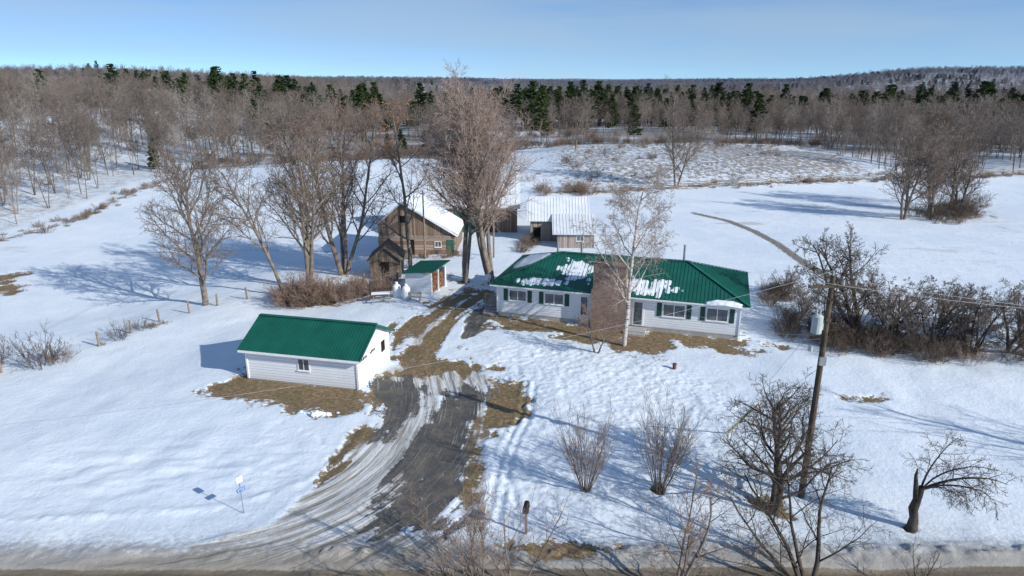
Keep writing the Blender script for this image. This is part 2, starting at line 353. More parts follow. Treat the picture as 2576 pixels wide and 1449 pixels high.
def groundmat():
    m,b=newmat('snowy_ground')
    A=b.n('ShaderNodeAttribute',attribute_name='mA').outputs['Vector'];B=b.n('ShaderNodeAttribute',attribute_name='mB').outputs['Vector']
    C=b.n('ShaderNodeAttribute',attribute_name='mC').outputs['Vector'];D=b.n('ShaderNodeAttribute',attribute_name='mD').outputs['Vector']
    g,a,ic=b.sep(A); fo,br,rd=b.sep(B); lt,al_,ft=b.sep(C); tr,fence,_=b.sep(D)
    P=b.n('ShaderNodeNewGeometry').outputs['Position']; px,py,pz=b.sep(P)
    fine=b.noise(P,3.5,6,.65); vf=b.noise(P,22,3,.6); mid=b.noise(P,.6,5,.6); big=b.noise(P,.09,3)
    SV=b.comb(b.m('MULTIPLY',lt,3.2),b.m('MULTIPLY',al_,.16),0); st=b.noise(SV,1,5,.62)
    SV2=b.comb(b.m('MULTIPLY',lt,9),b.m('MULTIPLY',al_,.4),3); st2=b.noise(SV2,1,4,.6)
    def thr(mk,nz,k,sh=9):
        t=b.m('ADD',mk,b.m('MULTIPLY',b.m('SUBTRACT',nz,.5),k)); return b.m('MULTIPLY_ADD',b.m('SUBTRACT',t,.5),sh,.5,clamp=True)
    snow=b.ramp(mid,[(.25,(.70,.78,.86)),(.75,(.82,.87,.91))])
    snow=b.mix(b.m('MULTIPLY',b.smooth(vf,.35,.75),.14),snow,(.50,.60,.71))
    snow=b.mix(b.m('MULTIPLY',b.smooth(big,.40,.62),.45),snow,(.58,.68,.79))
    litter=b.ramp(fine,[(.3,(.10,.08,.065)),(.55,(.18,.145,.115)),(.8,(.28,.24,.2))])
    farf=b.m('MAXIMUM',b.smooth(py,240,330),b.m('MULTIPLY',b.smooth(py,150,205),b.smooth(px,-75,-45)))
    patch=b.noise(b.comb(b.m('MULTIPLY',px,.03),b.m('MULTIPLY',py,.03),0),1,5,.6)
    farf=b.m('MULTIPLY',farf,b.smooth(patch,.62,.48))
    fl=b.mix(b.m('MAXIMUM',b.m('MULTIPLY',thr(b.m('ADD',b.m('MULTIPLY',mid,.6),.18),fine,.6,6),.6),b.m('MULTIPLY',farf,.85)),snow,litter)
    col=b.mix(b.smooth(fo,.35,.7),snow,painted_haze(b,fl))
    spk=b.noise(b.comb(b.m('MULTIPLY',px,.9),b.m('MULTIPLY',py,.6),0),1,8,.8)
    brc=b.ramp(fine,[(.3,(.10,.075,.055)),(.5,(.2,.145,.10)),(.75,(.32,.26,.2))])
    col=b.mix(b.m('MULTIPLY',thr(br,spk,3.2,5),b.m('MULTIPLY',b.smooth(br,.1,.4),.85)),col,brc)
    stub=b.m('MULTIPLY',b.smooth(b.noise(b.comb(px,b.m('MULTIPLY',py,.5),0),1.6,5,.7),.54,.70),b.m('MULTIPLY',b.smooth(px,20,45),b.smooth(py,56,75)))
    col=b.mix(b.m('MULTIPLY',stub,.40),col,(.35,.33,.3))
    wv=b.noise(b.comb(b.m('MULTIPLY',px,.05),b.m('MULTIPLY',py,.16),2),1,6,.7)
    spots=b.m('MULTIPLY',b.smooth(wv,.60,.70),b.m('MULTIPLY',b.smooth(py,66,80),b.smooth(py,170,140)))
    col=b.mix(b.m('MULTIPLY',spots,.5),col,(.33,.30,.26))
    col=b.mix(b.m('MULTIPLY',thr(tr,fine,1.1,5),.95),col,b.ramp(fine,[(.3,(.11,.095,.08)),(.7,(.28,.245,.21))]))
    icc=b.ramp(st,[(.30,(.16,.145,.125)),(.42,(.36,.34,.31)),(.50,(.57,.58,.57)),(.68,(.76,.79,.82))])
    icc=b.mix(b.m('MULTIPLY',b.smooth(st2,.50,.66),.6),icc,(.25,.225,.19))
    icc=b.mix(b.m('MULTIPLY',b.smooth(fine,.5,.75),.45),icc,(.33,.29,.24))
    col=b.mix(thr(ic,fine,.5,4),col,icc)
    dn=b.m('MULTIPLY',b.smooth(py,28.5,24.3),b.smooth(b.m('ADD',fine,b.m('MULTIPLY',b.smooth(py,26.5,24.2),.4)),.38,.8))
    col=b.mix(b.m('MULTIPLY',dn,.85),col,(.27,.24,.20))
    gc=b.ramp(fine,[(.25,(.085,.055,.03)),(.42,(.20,.135,.075)),(.58,(.33,.24,.14)),(.78,(.48,.40,.28))])
    gc=b.mix(b.m('MULTIPLY',b.smooth(mid,.45,.62),.45),gc,(.15,.145,.06))
    gc=b.mix(b.m('MULTIPLY',b.smooth(vf,.35,.7),.55),gc,(.055,.037,.02))
    col=b.mix(thr(g,fine,1.5,7),col,gc)
    ac=b.ramp(vf,[(.3,(.05,.051,.053)),(.55,(.095,.093,.09)),(.75,(.20,.19,.175))])
    ac=b.mix(b.m('MULTIPLY',b.smooth(b.noise(P,1.1,6,.7),.43,.62),.6),ac,(.18,.155,.12))
    ac=b.mix(b.m('MULTIPLY',b.smooth(st2,.56,.70),.5),ac,(.5,.5,.5))
    col=b.mix(thr(a,b.m('ADD',b.m('MULTIPLY',fine,.5),b.m('MULTIPLY',st2,.5)),2.0,6),col,ac)
    rc=b.ramp(b.noise(b.comb(b.m('MULTIPLY',px,.25),b.m('MULTIPLY',py,2.5),0),1,5),[(.3,(.12,.10,.075)),(.7,(.24,.2,.15))])
    col=b.mix(thr(rd,fine,.8,5),col,rc)
    fl_=b.m('MULTIPLY',b.smooth(ft,.2,.7),1.0)
    vor=b.n('ShaderNodeTexVoronoi',feature='SMOOTH_F1'); b.set(vor.inputs['Vector'],P); vor.inputs['Scale'].default_value=3.0
    hgt=b.m('ADD',b.m('MULTIPLY',mid,.5),b.m('ADD',b.m('MULTIPLY',fine,.42),b.m('ADD',b.m('MULTIPLY',b.m('MULTIPLY',vor.outputs[0],fl_),.45),b.m('MULTIPLY',vf,.09))))
    hgt=b.m('ADD',hgt,b.m('MULTIPLY',b.m('MULTIPLY',st,ic),.8))
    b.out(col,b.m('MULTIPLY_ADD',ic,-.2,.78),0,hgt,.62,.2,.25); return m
GM=groundmat()
gme=quadmesh('ground',V,F,[GM],smooth=True)
for nme,tr in (('mA',(gr,asph,ice)),('mB',(forest,brush,road)),('mC',(lat,alo,foot)),('mD',(track,eb,eb))):
    at=gme.attributes.new(nme,'FLOAT_VECTOR','POINT'); at.data.foreach_set('vector',np.stack(tr,1).astype(np.float32).ravel())
addobj('ground',gme)

# ------------------------------------------------------------------ trees
def norm(v):
    l=math.sqrt(v[0]**2+v[1]**2+v[2]**2) or 1; return (v[0]/l,v[1]/l,v[2]/l)
def cross(a,b): return (a[1]*b[2]-a[2]*b[1],a[2]*b[0]-a[0]*b[2],a[0]*b[1]-a[1]*b[0])
def grow(out,p,d,L,r,lv,cfg,R):
    n=cfg['seg'][lv]; j=cfg['jit'][lv]; tp=cfg['trop'][lv]; pts=[p];ds=[d]
    for i in range(n):
        d=norm((d[0]+R.gauss(0,j),d[1]+R.gauss(0,j),d[2]+R.gauss(0,j)+tp)); 
        p=(p[0]+d[0]*L/n,p[1]+d[1]*L/n,p[2]+d[2]*L/n); pts.append(p); ds.append(d)
    tpr=cfg['taper'][lv]; rmin=cfg['rmin']
    rad=[max(rmin*(.6 if lv==cfg['max'] and i==n else 1),r*(1-(1-tpr)*i/n)) for i in range(n+1)]
    out.append((pts,rad,cfg['sides'][lv],lv))
    if lv>=cfg['max']: return
    nc=max(1,int(cfg['n'][lv]*R.uniform(.8,1.2)+.5)); st=cfg['start'][lv]; az=R.uniform(0,6.28)
    for k in range(nc):
        t=st+(1-st)*((k+R.random())/nc); f=min(t*n,n-1e-4); i=int(f); w=f-i
        q=tuple(pts[i][a]*(1-w)+pts[i+1][a]*w for a in range(3)); dd=ds[min(i+1,n)]
        az+=2.4+R.uniform(-.5,.5); an=math.radians(cfg['ang'][lv]*R.uniform(.7,1.3))
        u=norm(cross(dd,(0,0,1) if abs(dd[2])<.9 else (1,0,0))); v=cross(dd,u)
        s=math.sin(an);c=math.cos(an);ca=math.cos(az);sa=math.sin(az)
        nd=norm(tuple(dd[a]*c+(u[a]*ca+v[a]*sa)*s for a in range(3)))
        tt=(t-st)/(1-st); cl=L*cfg['ratio'][lv]*(1-cfg['fall'][lv]*tt)*R.uniform(.75,1.2)
        cr=min(r*(1-(1-tpr)*t)*.8, r*cfg['rr'][lv]*(1-.4*tt))
        grow(out,q,nd,cl,max(cr,rmin),lv+1,cfg,R)
def tubes(name,br,mats,split=1):
    groups={}
    for pts,rad,s,lv in br: groups.setdefault((len(pts),s,0 if lv<=split else 1),[]).append((pts,rad))
    Vs=[];Fs=[];Ms=[];off=0
    for (n,s,mi),L in groups.items():
        P=np.array([a for a,_ in L],float);Rr=np.array([b for _,b in L],float);B=len(L)
        T=P[:,-1]-P[:,0]; T/=np.linalg.norm(T,axis=1,keepdims=True)+1e-9
        ref=np.where(np.abs(T[:,2:3])>.8,[[1.,0,0]],[[0,0,1.]]); U=np.cross(T,ref);U/=np.linalg.norm(U,axis=1,keepdims=True);W=np.cross(T,U)
        a=np.arange(s)*2*math.pi/s
        ring=(U[:,None,None,:]*np.cos(a)[None,None,:,None]+W[:,None,None,:]*np.sin(a)[None,None,:,None])*Rr[:,:,None,None]+P[:,:,None,:]
        Vs.append(ring.reshape(-1,3))
        bi=np.arange(B)[:,None,None]*n*s; ri=np.arange(n-1)[None,:,None]*s; si=np.arange(s)[None,None,:]; sn=(si+1)%s
        f=np.stack(np.broadcast_arrays(bi+ri+si,bi+ri+sn,bi+ri+s+sn,bi+ri+s+si),-1).reshape(-1,4)+off
        Fs.append(f);Ms.append(np.full(len(f),mi));off+=B*n*s
    return quadmesh(name,np.concatenate(Vs),np.concatenate(Fs),mats,np.concatenate(Ms),True)
def C(**k):
    d=dict(max=4,seg=[8,6,4,3,2],jit=[.05,.10,.13,.16,.2],trop=[.03,.06,.04,.03,.0],taper=[.25,.2,.25,.3,.4],sides=[8,6,4,3,3],
      n=[13,7,6,4],start=[.2,.25,.2,.15],ang=[42,42,42,40],ratio=[.5,.5,.5,.5],fall=[.55,.5,.4,.3],rr=[.42,.45,.45,.5],rmin=.009)
    d.update(k); return d
def maple(seed,Ht,r=.25,stems=1,lean=(0,0),cfg=None,spread=.25):
    R=random.Random(seed); out=[]; cfg=cfg or C()
    for i in range(stems):
        a=R.uniform(0,6.28)+i*6.28/stems; s=0 if stems==1 else spread*R.uniform(.5,1.1)
        d=norm((lean[0]+s*math.cos(a),lean[1]+s*math.sin(a),1)); o=.0 if stems==1 else r*.8
        grow(out,(o*math.cos(a),o*math.sin(a),-.2),d,Ht*R.uniform(.88,1.0),r*(1 if stems==1 else R.uniform(.7,1)),0,cfg,R)
    return out
def put(name,br,mats,x,y,split=1,rot=0,sc=1):
    return addobj(name,tubes(name+'_mesh',br,mats,split),None,(x,y,H(x,y)),rot,sc)
MT=[BARK,TWIG]
put('maple_tree',maple(1,13.2,.30,1,cfg=C(n=[22,9,8,5],start=[.13,.2,.15,.1],ratio=[.58,.5,.48,.5],ang=[42,40,42,40],rmin=.012)),MT,-28.6,60.5)
put('maple_tree',maple(2,13.4,.2,1,lean=(-.28,.1),cfg=C(n=[14,8,7,5],start=[.3,.2,.15,.1],ratio=[.44,.5,.5,.5],rmin=.011)),MT,-21.9,62.6)
put('maple_tree',maple(3,16.5,.28,3,spread=.22,cfg=C(n=[14,8,7,5],start=[.22,.2,.15,.1],ratio=[.42,.5,.5,.5],ang=[38,40,42,40],rmin=.011)),MT,-20.4,65.2)
put('maple_tree',maple(4,17.6,.30,4,spread=.30,cfg=C(n=[13,7,7,5],start=[.2,.2,.15,.1],ratio=[.40,.5,.5,.5],ang=[38,40,42,40],rmin=.011)),[BARK,TWIGR],-18.0,70.5)
oak=maple(5,17.5,.24,1,cfg=C(n=[16,7,7,5],start=[.2,.2,.15,.1],ratio=[.36,.5,.5,.5],ang=[48,42,42,40]))
oo=put('oak_tree',oak,[BARK,TWIGR],-11.2,72.5)
R=random.Random(3);Vl=[];Fl=[]
tips=[b for b in oak if b[3]==4 and b[0][-1][2]>11]
for b_ in R.sample(tips,min(len(tips),160)):
    p=b_[0][-1]
    for k in range(3):
        d=norm((R.gauss(0,1),R.gauss(0,1),R.gauss(0,1)));u=norm(cross(d,(R.gauss(0,1),1,R.gauss(0,1))));o=len(Vl);s=R.uniform(.06,.10);q=[p[i]+R.gauss(0,.15) for i in range(3)]
        for a_,c_ in((-1,-.5),(1,-.4),(.8,.6),(-.7,.5)): Vl.append(tuple(q[i]+s*(d[i]*a_+u[i]*c_) for i in range(3)))
        Fl.append((o,o+1,o+2,o+3))
ol=addobj('dry_leaves',quadmesh('dry_leaves',Vl,Fl,[LEAFM]),oo)
put('maple_tree',maple(6,17.2,.29,2,spread=.14,cfg=C(n=[17,8,7,5],start=[.3,.2,.15,.1],ratio=[.42,.5,.5,.5],ang=[40,40,42,40],rmin=.010)),[BARK,TWIGP],-4.8,66.6)
put('maple_tree',maple(7,17.4,.34,4,spread=.27,cfg=C(n=[17,9,8,5],start=[.3,.12,.12,.1],ratio=[.50,.5,.45,.5],ang=[40,38,42,40],fall=[.5,.5,.4,.3],rmin=.0105)),[BARK,TWIGP],-1.8,65.6)
put('birch_tree',maple(8,12.2,.20,1,cfg=C(n=[20,8,7,5],start=[.25,.2,.15,.1],ratio=[.44,.48,.48,.6],ang=[50,42,45,45],trop=[.02,.05,.0,-.05,-.12],rmin=.010,rr=[.34,.4,.4,.5])),[BIRCH,BTWIG],8.7,49.4,2)
put('small_tree',maple(9,3.9,.09,2,spread=.5,cfg=C(n=[10,6,5,4],start=[.25,.2,.15,.1],ratio=[.55,.5,.5,.5],ang=[50,42,42,40],rmin=.007)),[BARK,TWIGR],6.4,47.8)
sh=C(max=2,n=[7,5],seg=[7,4,3],sides=[5,3,3],start=[.25,.2],ang=[24,28],ratio=[.38,.45],jit=[.05,.08,.1],trop=[.03,.08,.05],rmin=.006,taper=[.2,.3,.4])
def shrub(seed,Ht,stems,spread,cfg=sh,r=.022):
    R=random.Random(seed);out=[]
    for i in range(stems):
        a=R.uniform(0,6.28);s=spread*math.sqrt(R.random())
        grow(out,(s*.4*math.cos(a),s*.4*math.sin(a),-.1),norm((s*math.cos(a),s*math.sin(a),1)),Ht*R.uniform(.55,1.05),r*R.uniform(.7,1.2),0,cfg,R)
    return out
put('lilac_shrub',shrub(11,4.6,30,.42),[TWIG,TWIGR],3.7,29.9)
put('lilac_shrub',shrub(12,4.9,32,.46),[TWIG,TWIG],7.4,29.9)
put('lilac_shrub',shrub(13,4.4,12,.8,r=.026),[TWIG,TWIGR],-1.2,23.2)
apple=C(max=4,n=[9,7,6,5],start=[.22,.15,.15,.1],ang=[58,48,45,45],ratio=[.62,.54,.48,.5],fall=[.25,.4,.4,.3],jit=[.13,.2,.22,.22,.22],trop=[.0,.06,.03,.03,.02],rmin=.0075,rr=[.42,.4,.4,.5])
put('apple_tree',maple(14,5.5,.22,3,spread=.6,cfg=apple),[DBARK,DTWIG],12.5,28.1)
put('apple_tree',maple(15,5.4,.10,3,spread=.5,cfg=C(max=3,n=[9,7,5],start=[.2,.15,.1],ang=[40,42,42],ratio=[.48,.5,.5],jit=[.08,.14,.16,.2],rmin=.007,rr=[.35,.4,.4,.4])),[BARK,TWIGR],6.3,22.6)
put('apple_tree',maple(16,5.6,.13,4,spread=.75,cfg=C(max=4,n=[8,6,5,3],start=[.15,.15,.1,.1],ang=[46,45,42,40],ratio=[.55,.5,.5,.5],jit=[.1,.15,.16,.2,.2],rmin=.007,rr=[.35,.4,.4,.4])),[DBARK,DTWIG],12.1,22.9)
put('sapling',maple(17,4.6,.05,3,spread=.45,cfg=C(max=3,n=[7,5,4],start=[.2,.15,.1],ang=[36,42,42],ratio=[.42,.5,.5],rmin=.006)),[TWIG,TWIGR],.2,22.7)
put('sapling',maple(21,4.6,.05,4,spread=.75,cfg=C(max=3,n=[8,6,4],start=[.2,.15,.1],ang=[36,42,42],ratio=[.45,.5,.5],rmin=.006)),[TWIG,TWIGR],-2.2,22.9)
put('sapling',maple(18,2.4,.04,2,spread=.5,cfg=C(max=2,n=[7,5],start=[.2,.15],ang=[40,42],ratio=[.45,.5],rmin=.007)),[DBARK,DTWIG],16.2,22.6)
def stump_tree():
    R=random.Random(19);out=[]
    tr=[(0,0,-.2),(.03,0,.2),(.05,0,.6),(-.06,.03,1.1),(.03,0,1.7),(.12,0,2.3)]
    out.append((tr,[.34,.24,.2,.21,.17,.13],8,0))
    out.append(([(.0,0,1.5),(-.14,0,2.2),(-.26,0,2.9),(-.22,.02,3.2)],[.15,.11,.07,.03],6,0))
    cf=C(max=3,seg=[8,5,3,2],n=[13,7,5],start=[.2,.15,.1],ang=[50,45,45],ratio=[.45,.5,.5],jit=[.12,.18,.2,.2],trop=[-.15,-.12,-.04,0],rmin=.006,sides=[6,4,3,3],rr=[.4,.4,.4,.4])
    for d,L,r in (((1,.1,1.2),3.6,.07),((1,-.2,1.0),3.2,.055),((.8,.5,1.4),3.2,.055),((.5,-.4,1.5),3.2,.05),((1,0,.5),2.2,.04)):
        grow(out,(.08,0,2.1),norm(d),L,r,0,cf,R)
    return out
put('broken_apple_tree',stump_tree(),[DBARK,DTWIG],18.4,26.8,0)
put('maple_tree',maple(20,12,.25,1,cfg=C(max=3,n=[14,7,6],start=[.2,.2,.15],rmin=.012)),MT,40,27)
for i,(x,y,h) in enumerate([(56.8,97.8,14),(59,101,13),(65.4,105.5,14),(70.6,109,13.5),(30.6,127.3,17),(16.4,178,14),(68,103,9),(61,98,10)]):
    put('maple_tree',maple(30+i,h,.22,1 if i%2 else 2,spread=.2,cfg=C(max=3,seg=[7,5,4,3],n=[18,10,10],start=[.15,.2,.1],ratio=[.44,.5,.5],rmin=.017)),MT,x,y)
thcfg=C(max=4,n=[9,6,6,5],start=[.1,.15,.1,.1],ang=[48,45,45,45],ratio=[.5,.5,.5,.5],jit=[.1,.15,.18,.2,.2],trop=[.02,.05,.02,0,0],rmin=.009,rr=[.36,.4,.4,.5])
TA=tubes('thicket_a',maple(50,6.4,.15,4,spread=.45,cfg=thcfg),[DBARK,DTWIG]);TB=tubes('thicket_b',maple(51,5.4,.12,5,spread=.6,cfg=thcfg),[DBARK,TWIG]);TC=tubes('thicket_c',maple(52,4.6,.09,5,spread=.6,cfg=thcfg),[BARK,TWIG])
for i,(x,y,s,m) in enumerate([(27.6,50,1.4,TA),(25.2,50.8,.8,TB),(25.4,56.5,.7,TC),(32.6,49.5,1.15,TC),(34.8,47.8,.95,TB),(37.6,48,.95,TA),(31.0,53,1.2,TC),(29.5,49,.9,TB),(26.2,62,.55,TB),(35,53,.8,TA),(40,49.5,.9,TB),(36.2,50.5,.8,TC)]):
    addobj('thicket_tree',m,None,(x,y,H(x,y)),i*1.7,s)

# instancing through geometry nodes
def instancer(name,srcs,pts,idx,rot,scl):
    col=bpy.data.collections.new(name+'_sources')
    for i,me in enumerate(srcs):
        o=bpy.data.objects.new('%s_kind_%02d'%(name,i),me); col.objects.link(o)
    n=len(pts); me=bpy.data.meshes.new(name); me.vertices.add(n); me.vertices.foreach_set('co',np.asarray(pts,np.float32).ravel())
    a=me.attributes.new('idx','INT','POINT');a.data.foreach_set('value',np.asarray(idx,np.int32))
    a=me.attributes.new('rot','FLOAT_VECTOR','POINT');a.data.foreach_set('vector',np.asarray(rot,np.float32).ravel())
    a=me.attributes.new('scl','FLOAT_VECTOR','POINT');a.data.foreach_set('vector',np.asarray(scl,np.float32).ravel())
    o=addobj(name,me)
    ng=bpy.data.node_groups.new(name+'_nodes','GeometryNodeTree')
    ng.interface.new_socket('Geometry',in_out='INPUT',socket_type='NodeSocketGeometry');ng.interface.new_socket('Geometry',in_out='OUTPUT',socket_type='NodeSocketGeometry')
    N=ng.nodes;L=ng.links;gi=N.new('NodeGroupInput');go=N.new('NodeGroupOutput')
    ci=N.new('GeometryNodeCollectionInfo');ci.inputs['Collection'].default_value=col;ci.inputs['Separate Children'].default_value=True;ci.inputs['Reset Children'].default_value=True
    ip=N.new('GeometryNodeInstanceOnPoints');ip.inputs['Pick Instance'].default_value=True
    def at(nm,t):
        q=N.new('GeometryNodeInputNamedAttribute');q.data_type=t;q.inputs['Name'].default_value=nm;return [s for s in q.outputs if s.enabled and s.name=='Attribute'][0]
    L.new(gi.outputs[0],ip.inputs['Points']);L.new(ci.outputs[0],ip.inputs['Instance']);L.new(at('idx','INT'),ip.inputs['Instance Index'])
    L.new(at('rot','FLOAT_VECTOR'),ip.inputs['Rotation']);L.new(at('scl','FLOAT_VECTOR'),ip.inputs['Scale']);L.new(ip.outputs[0],go.inputs[0])
    md=o.modifiers.new('scatter','NODES');md.node_group=ng; return o
def fcfg(**k):
    d=dict(max=3,seg=[5,3,2,2],sides=[5,3,3,3],n=[13,6,6],start=[.35,.2,.12],ratio=[.34,.5,.55],ang=[42,42,42],rmin=.022,taper=[.2,.3,.5,.6]);d.update(k);return C(**d)
FT=[tubes('bare_%d'%i,maple(100+i,h,.16,s,spread=.15,cfg=fcfg()),[FTWIG,FTWIG]) for i,(h,s) in enumerate([(14,1),(15,2),(12,1),(16,1),(13,2)])]
FT+=[tubes('bare_far_%d'%i,maple(120+i,h,.2,1,cfg=fcfg(seg=[3,2,2,1],sides=[3,3,3,3],n=[11,5,3],rmin=.045,ratio=[.38,.5,.6])),[FTWIG,FTWIG]) for i,h in enumerate([14,15,12])]
def pine(seed,h,w,spruce=False,k3=3,big=1):
    R=random.Random(seed);V=[];F=[]
    def tuft(p,s):
        for k in range(k3):
            d=[R.gauss(0,1) for _ in range(3)];d[2]=d[2]*.5;d=norm(d);u=norm(cross(d,(R.gauss(0,1),R.gauss(0,1),R.gauss(0,1))))
            o=len(V)
            for a,b_ in((-1,-.35),(1,-.3),(.9,.35),(-.8,.3)): V.append(tuple(p[i]+s*big*(d[i]*a+u[i]*b_) for i in range(3)))
            F.append((o,o+1,o+2,o+3))
    for k in range(5):
        a0=k*1.2566;a1=a0+1.2566;o=len(V)
        V.extend([(.16*math.cos(a0),.16*math.sin(a0),-.3),(.16*math.cos(a1),.16*math.sin(a1),-.3),(.02*math.cos(a1),.02*math.sin(a1),h),(.02*math.cos(a0),.02*math.sin(a0),h)]);F.append((o,o+1,o+2,o+3))
    z=h*(.12 if spruce else .25)
    while z<h:
        t=z/h; L=w*((1-t)**.8*1.0 if spruce else (1-t)**.55*(.75+.5*R.random()))+.2; nb=R.randint(5,7)
        for b_ in range(nb):
            a=R.uniform(0,6.28); LL=L*R.uniform(.6,1.15)
            for q in range(int(3+LL*2.4/big)):
                f=R.uniform(.2,1)**.7*LL; tuft((f*math.cos(a)+R.gauss(0,.2),f*math.sin(a)+R.gauss(0,.2),z+f*(.12 if not spruce else -.22)+R.gauss(0,.16)),R.uniform(.28,.55))
        z+=R.uniform(.6,1.1)*(1 if not spruce else .75)*big**.5
    return quadmesh('pine_%d'%seed,V,F,[FPINE])
FP=[pine(1,17,3.6),pine(2,20,4.2),pine(3,14,2.6,True),pine(4,11,2.2,True),pine(5,15,4.0,False,2,2.0)]
def inpoly(x,y,poly):
    ins=np.zeros(len(x),bool)
    for i in range(len(poly)):
        a=poly[i];b=poly[(i+1)%len(poly)]
        ins^=((a[1]>y)!=(b[1]>y))&(x<(b[0]-a[0])*(y-a[1])/(b[1]-a[1]+1e-12)+a[0])
    return ins
def cand(y0,y1,dens):
    A=.9*(y1*y1-y0*y0); n=int(A*dens); y=np.sqrt(NR.uniform(y0*y0,y1*y1,n)); x=NR.uniform(-.9,.9,n)*y; return x,y
bx=[];by=[]
for y0,y1,dn in [(78,250,1/15),(250,400,1/22),(400,560,1/40),(560,800,1/80),(800,1200,1/170),(1200,1900,1/350),(1900,3200,1/850)]:
    x,y=cand(y0,y1,dn); keep=~inpoly(x,y,open_poly)
    keep&=~inpoly(x,y,CL1)
    keep&=~inpoly(x,y,CL2)
    leftsp=(x<-60)&(y<220); keep&=~(leftsp&(NR.rand(len(x))>.62))
    clr=fbm(x/60,y/60,3,77); keep&=~((clr<.33)&(y>200)&(y<420))
    cl2=fbm(x/14,y/14,2,79); keep&=~((cl2<.40)&(y<300))
    rsp=(x>70)&(y<175); keep&=~(rsp&(NR.rand(len(x))>.75))
    bx.append(x[keep]);by.append(y[keep])
bx=np.concatenate(bx);by=np.concatenate(by); nb=len(bx)
pn=fbm(bx/130,by/200,3,88)
isp=((by>400)&(by<1000)&(pn>.60)&(NR.rand(nb)<.3))|((by>1000)&(pn>.52)&(NR.rand(nb)<.3))|((by>200)&(by<=400)&(NR.rand(nb)<.02))
def mk(x,y,idx,s):
    n=len(x); z=height(x,y)-.1
    rot=np.zeros((n,3));rot[:,2]=NR.uniform(0,6.28,n); rot[:,0]=NR.normal(0,.04,n); rot[:,1]=NR.normal(0,.04,n)
    sc=s[:,None]*np.ones((n,3)); sc[:,:2]*=NR.uniform(.85,1.25,(n,1)); return np.stack([x,y,z],1),idx,rot,sc
q=~isp; n=q.sum(); X_=bx[q];Y_=by[q]
s=NR.uniform(.5,1.05,n)*(.84+.10*sm(Y_,220,420)); s=np.where((X_<-60)&(Y_<260),s*1.12,s); s=np.where((X_>95)&(Y_<260),s*1.1,s)
idx=np.where(Y_>480,NR.randint(5,8,n),NR.randint(0,5,n))
p,i_,r_,s_=mk(X_,Y_,idx,s); s_[:,:2]*=(1+sm(Y_,900,3000)*1.8)[:,None]
instancer('bare_forest',FT,p,i_,r_,s_)
px_=[bx[isp]];py_=[by[isp]]
for cx,cy,sx,sy,k in [(-150,345,22,18,50),(-118,312,12,12,24),(-60,275,7,9,15),(-70,300,24,14,14),(-35,300,14,14,10),(17,285,9,12,20),(32,300,8,10,12),(45,335,20,14,22),(78,320,18,16,30),(120,325,22,14,38),(165,335,22,14,30),(180,290,10,12,18),(205,300,16,12,28),(195,255,7,8,12),(98,300,20,12,16),(-95,380,50,25,24),(250,380,60,30,44),(230,320,26,16,26)]:
    px_.append(NR.normal(cx,sx,k));py_.append(NR.normal(cy,sy,k))
for (x,y) in [(-33,184),(-30,188),(-28,182),(-62,178),(-24,190),(-78,150),(-90,108),(-86,97)]: px_.append(np.array([x]));py_.append(np.array([y]))
px_=np.concatenate(px_);py_=np.concatenate(py_);n=len(px_)
p,i_,r_,s_=mk(px_,py_,np.where(py_>700,4,NR.randint(0,4,n)),NR.uniform(.58,1.0,n)*np.where(py_<200,.55,1)*np.where(py_>700,.7,1)); s_[:,:2]*=(1+sm(py_,900,3000)*1.5)[:,None]; s_[:,:2]*=1.12
instancer('pine_grove',FP,p,i_,r_,s_)
bc=C(max=2,n=[6,4],seg=[5,3,2],sides=[3,3,3],start=[.2,.2],ang=[32,36],ratio=[.5,.5],jit=[.12,.14,.16],rmin=.007,taper=[.3,.4,.5])
BR=[tubes('brush_%d'%i,shrub(200+i,h,n_,.9,bc,.013),[mt,mt]) for i,(h,mt,n_) in enumerate([(1.3,STRAW,20),(2.0,TWIGR,16),(.9,STRAW,20),(2.2,DTWIG,20)])]
BX=[]
def sc_line(pts,n,w,kinds,s0,s1):
    for _ in range(n):
        k=random.randrange(len(pts)-1);t=random.random();a=pts[k];b=pts[k+1]
        BX.append((a[0]+(b[0]-a[0])*t+random.gauss(0,w),a[1]+(b[1]-a[1])*t+random.gauss(0,w),random.choice(kinds),random.uniform(s0,s1)))
sc_line([(-20.8,61),(-17.5,62.2),(-14.5,63.2),(-12,65)],48,.8,[0,1,1],.7,1.3)
sc_line([(-20.8,61),(-18.0,61.2)],40,.6,[0,0,1],.9,1.7)
sc_line([(24,51),(28,48.5),(33,47.5),(41,47)],90,1.4,[3,1,0,3],.5,1.1)
sc_line([(24,51),(24.5,58),(26,64)],36,1.0,[3,0,2],.5,1.0)
sc_line(rail,70,1.3,[0,2,2],.5,1.1)
sc_line([(5,122),(13.5,121)],20,2.0,[0,1],.8,1.6)
sc_line([(-68.8,89.8),(-66.9,102.3),(-67.4,116.4),(-67.1,129.7),(-70.2,167.2)],50,1.5,[0,2,2],.5,1.2)
sc_line([(-62,155),(-30,169),(-14,183),(3,196)],110,4,[0,1,3],1,2.2)
sc_line([(60,96),(66,101),(74,110)],36,1.8,[3,0,3],.6,1.4)
sc_line([(10,130),(15,150),(60,160)],34,9,[0,2,3,1],.4,1.4); sc_line([(12,175),(85,185)],60,9,[0,2,3,1],.4,1.3)
sc_line([(8,196),(42,200),(92,204)],80,2,[0,1,3],.8,1.8)
sc_line([(-25,243),(32,243)],60,5,[1,3,0],1,2.2);sc_line([(-36.6,44.9),(-32,51),(-29,57.4)],8,.5,[2,0],.4,.8)
sc_line([(-40,43),(-36,46)],5,1.0,[3,1],.7,1.3); sc_line([(-15.5,77),(-6,77.0)],16,.6,[0,1],.4,.8); sc_line([(0,78),(2,84)],12,1,[0],.5,1)
sc_line([(-9,66.5),(-5,68)],10,.6,[0,2],.3,.7)
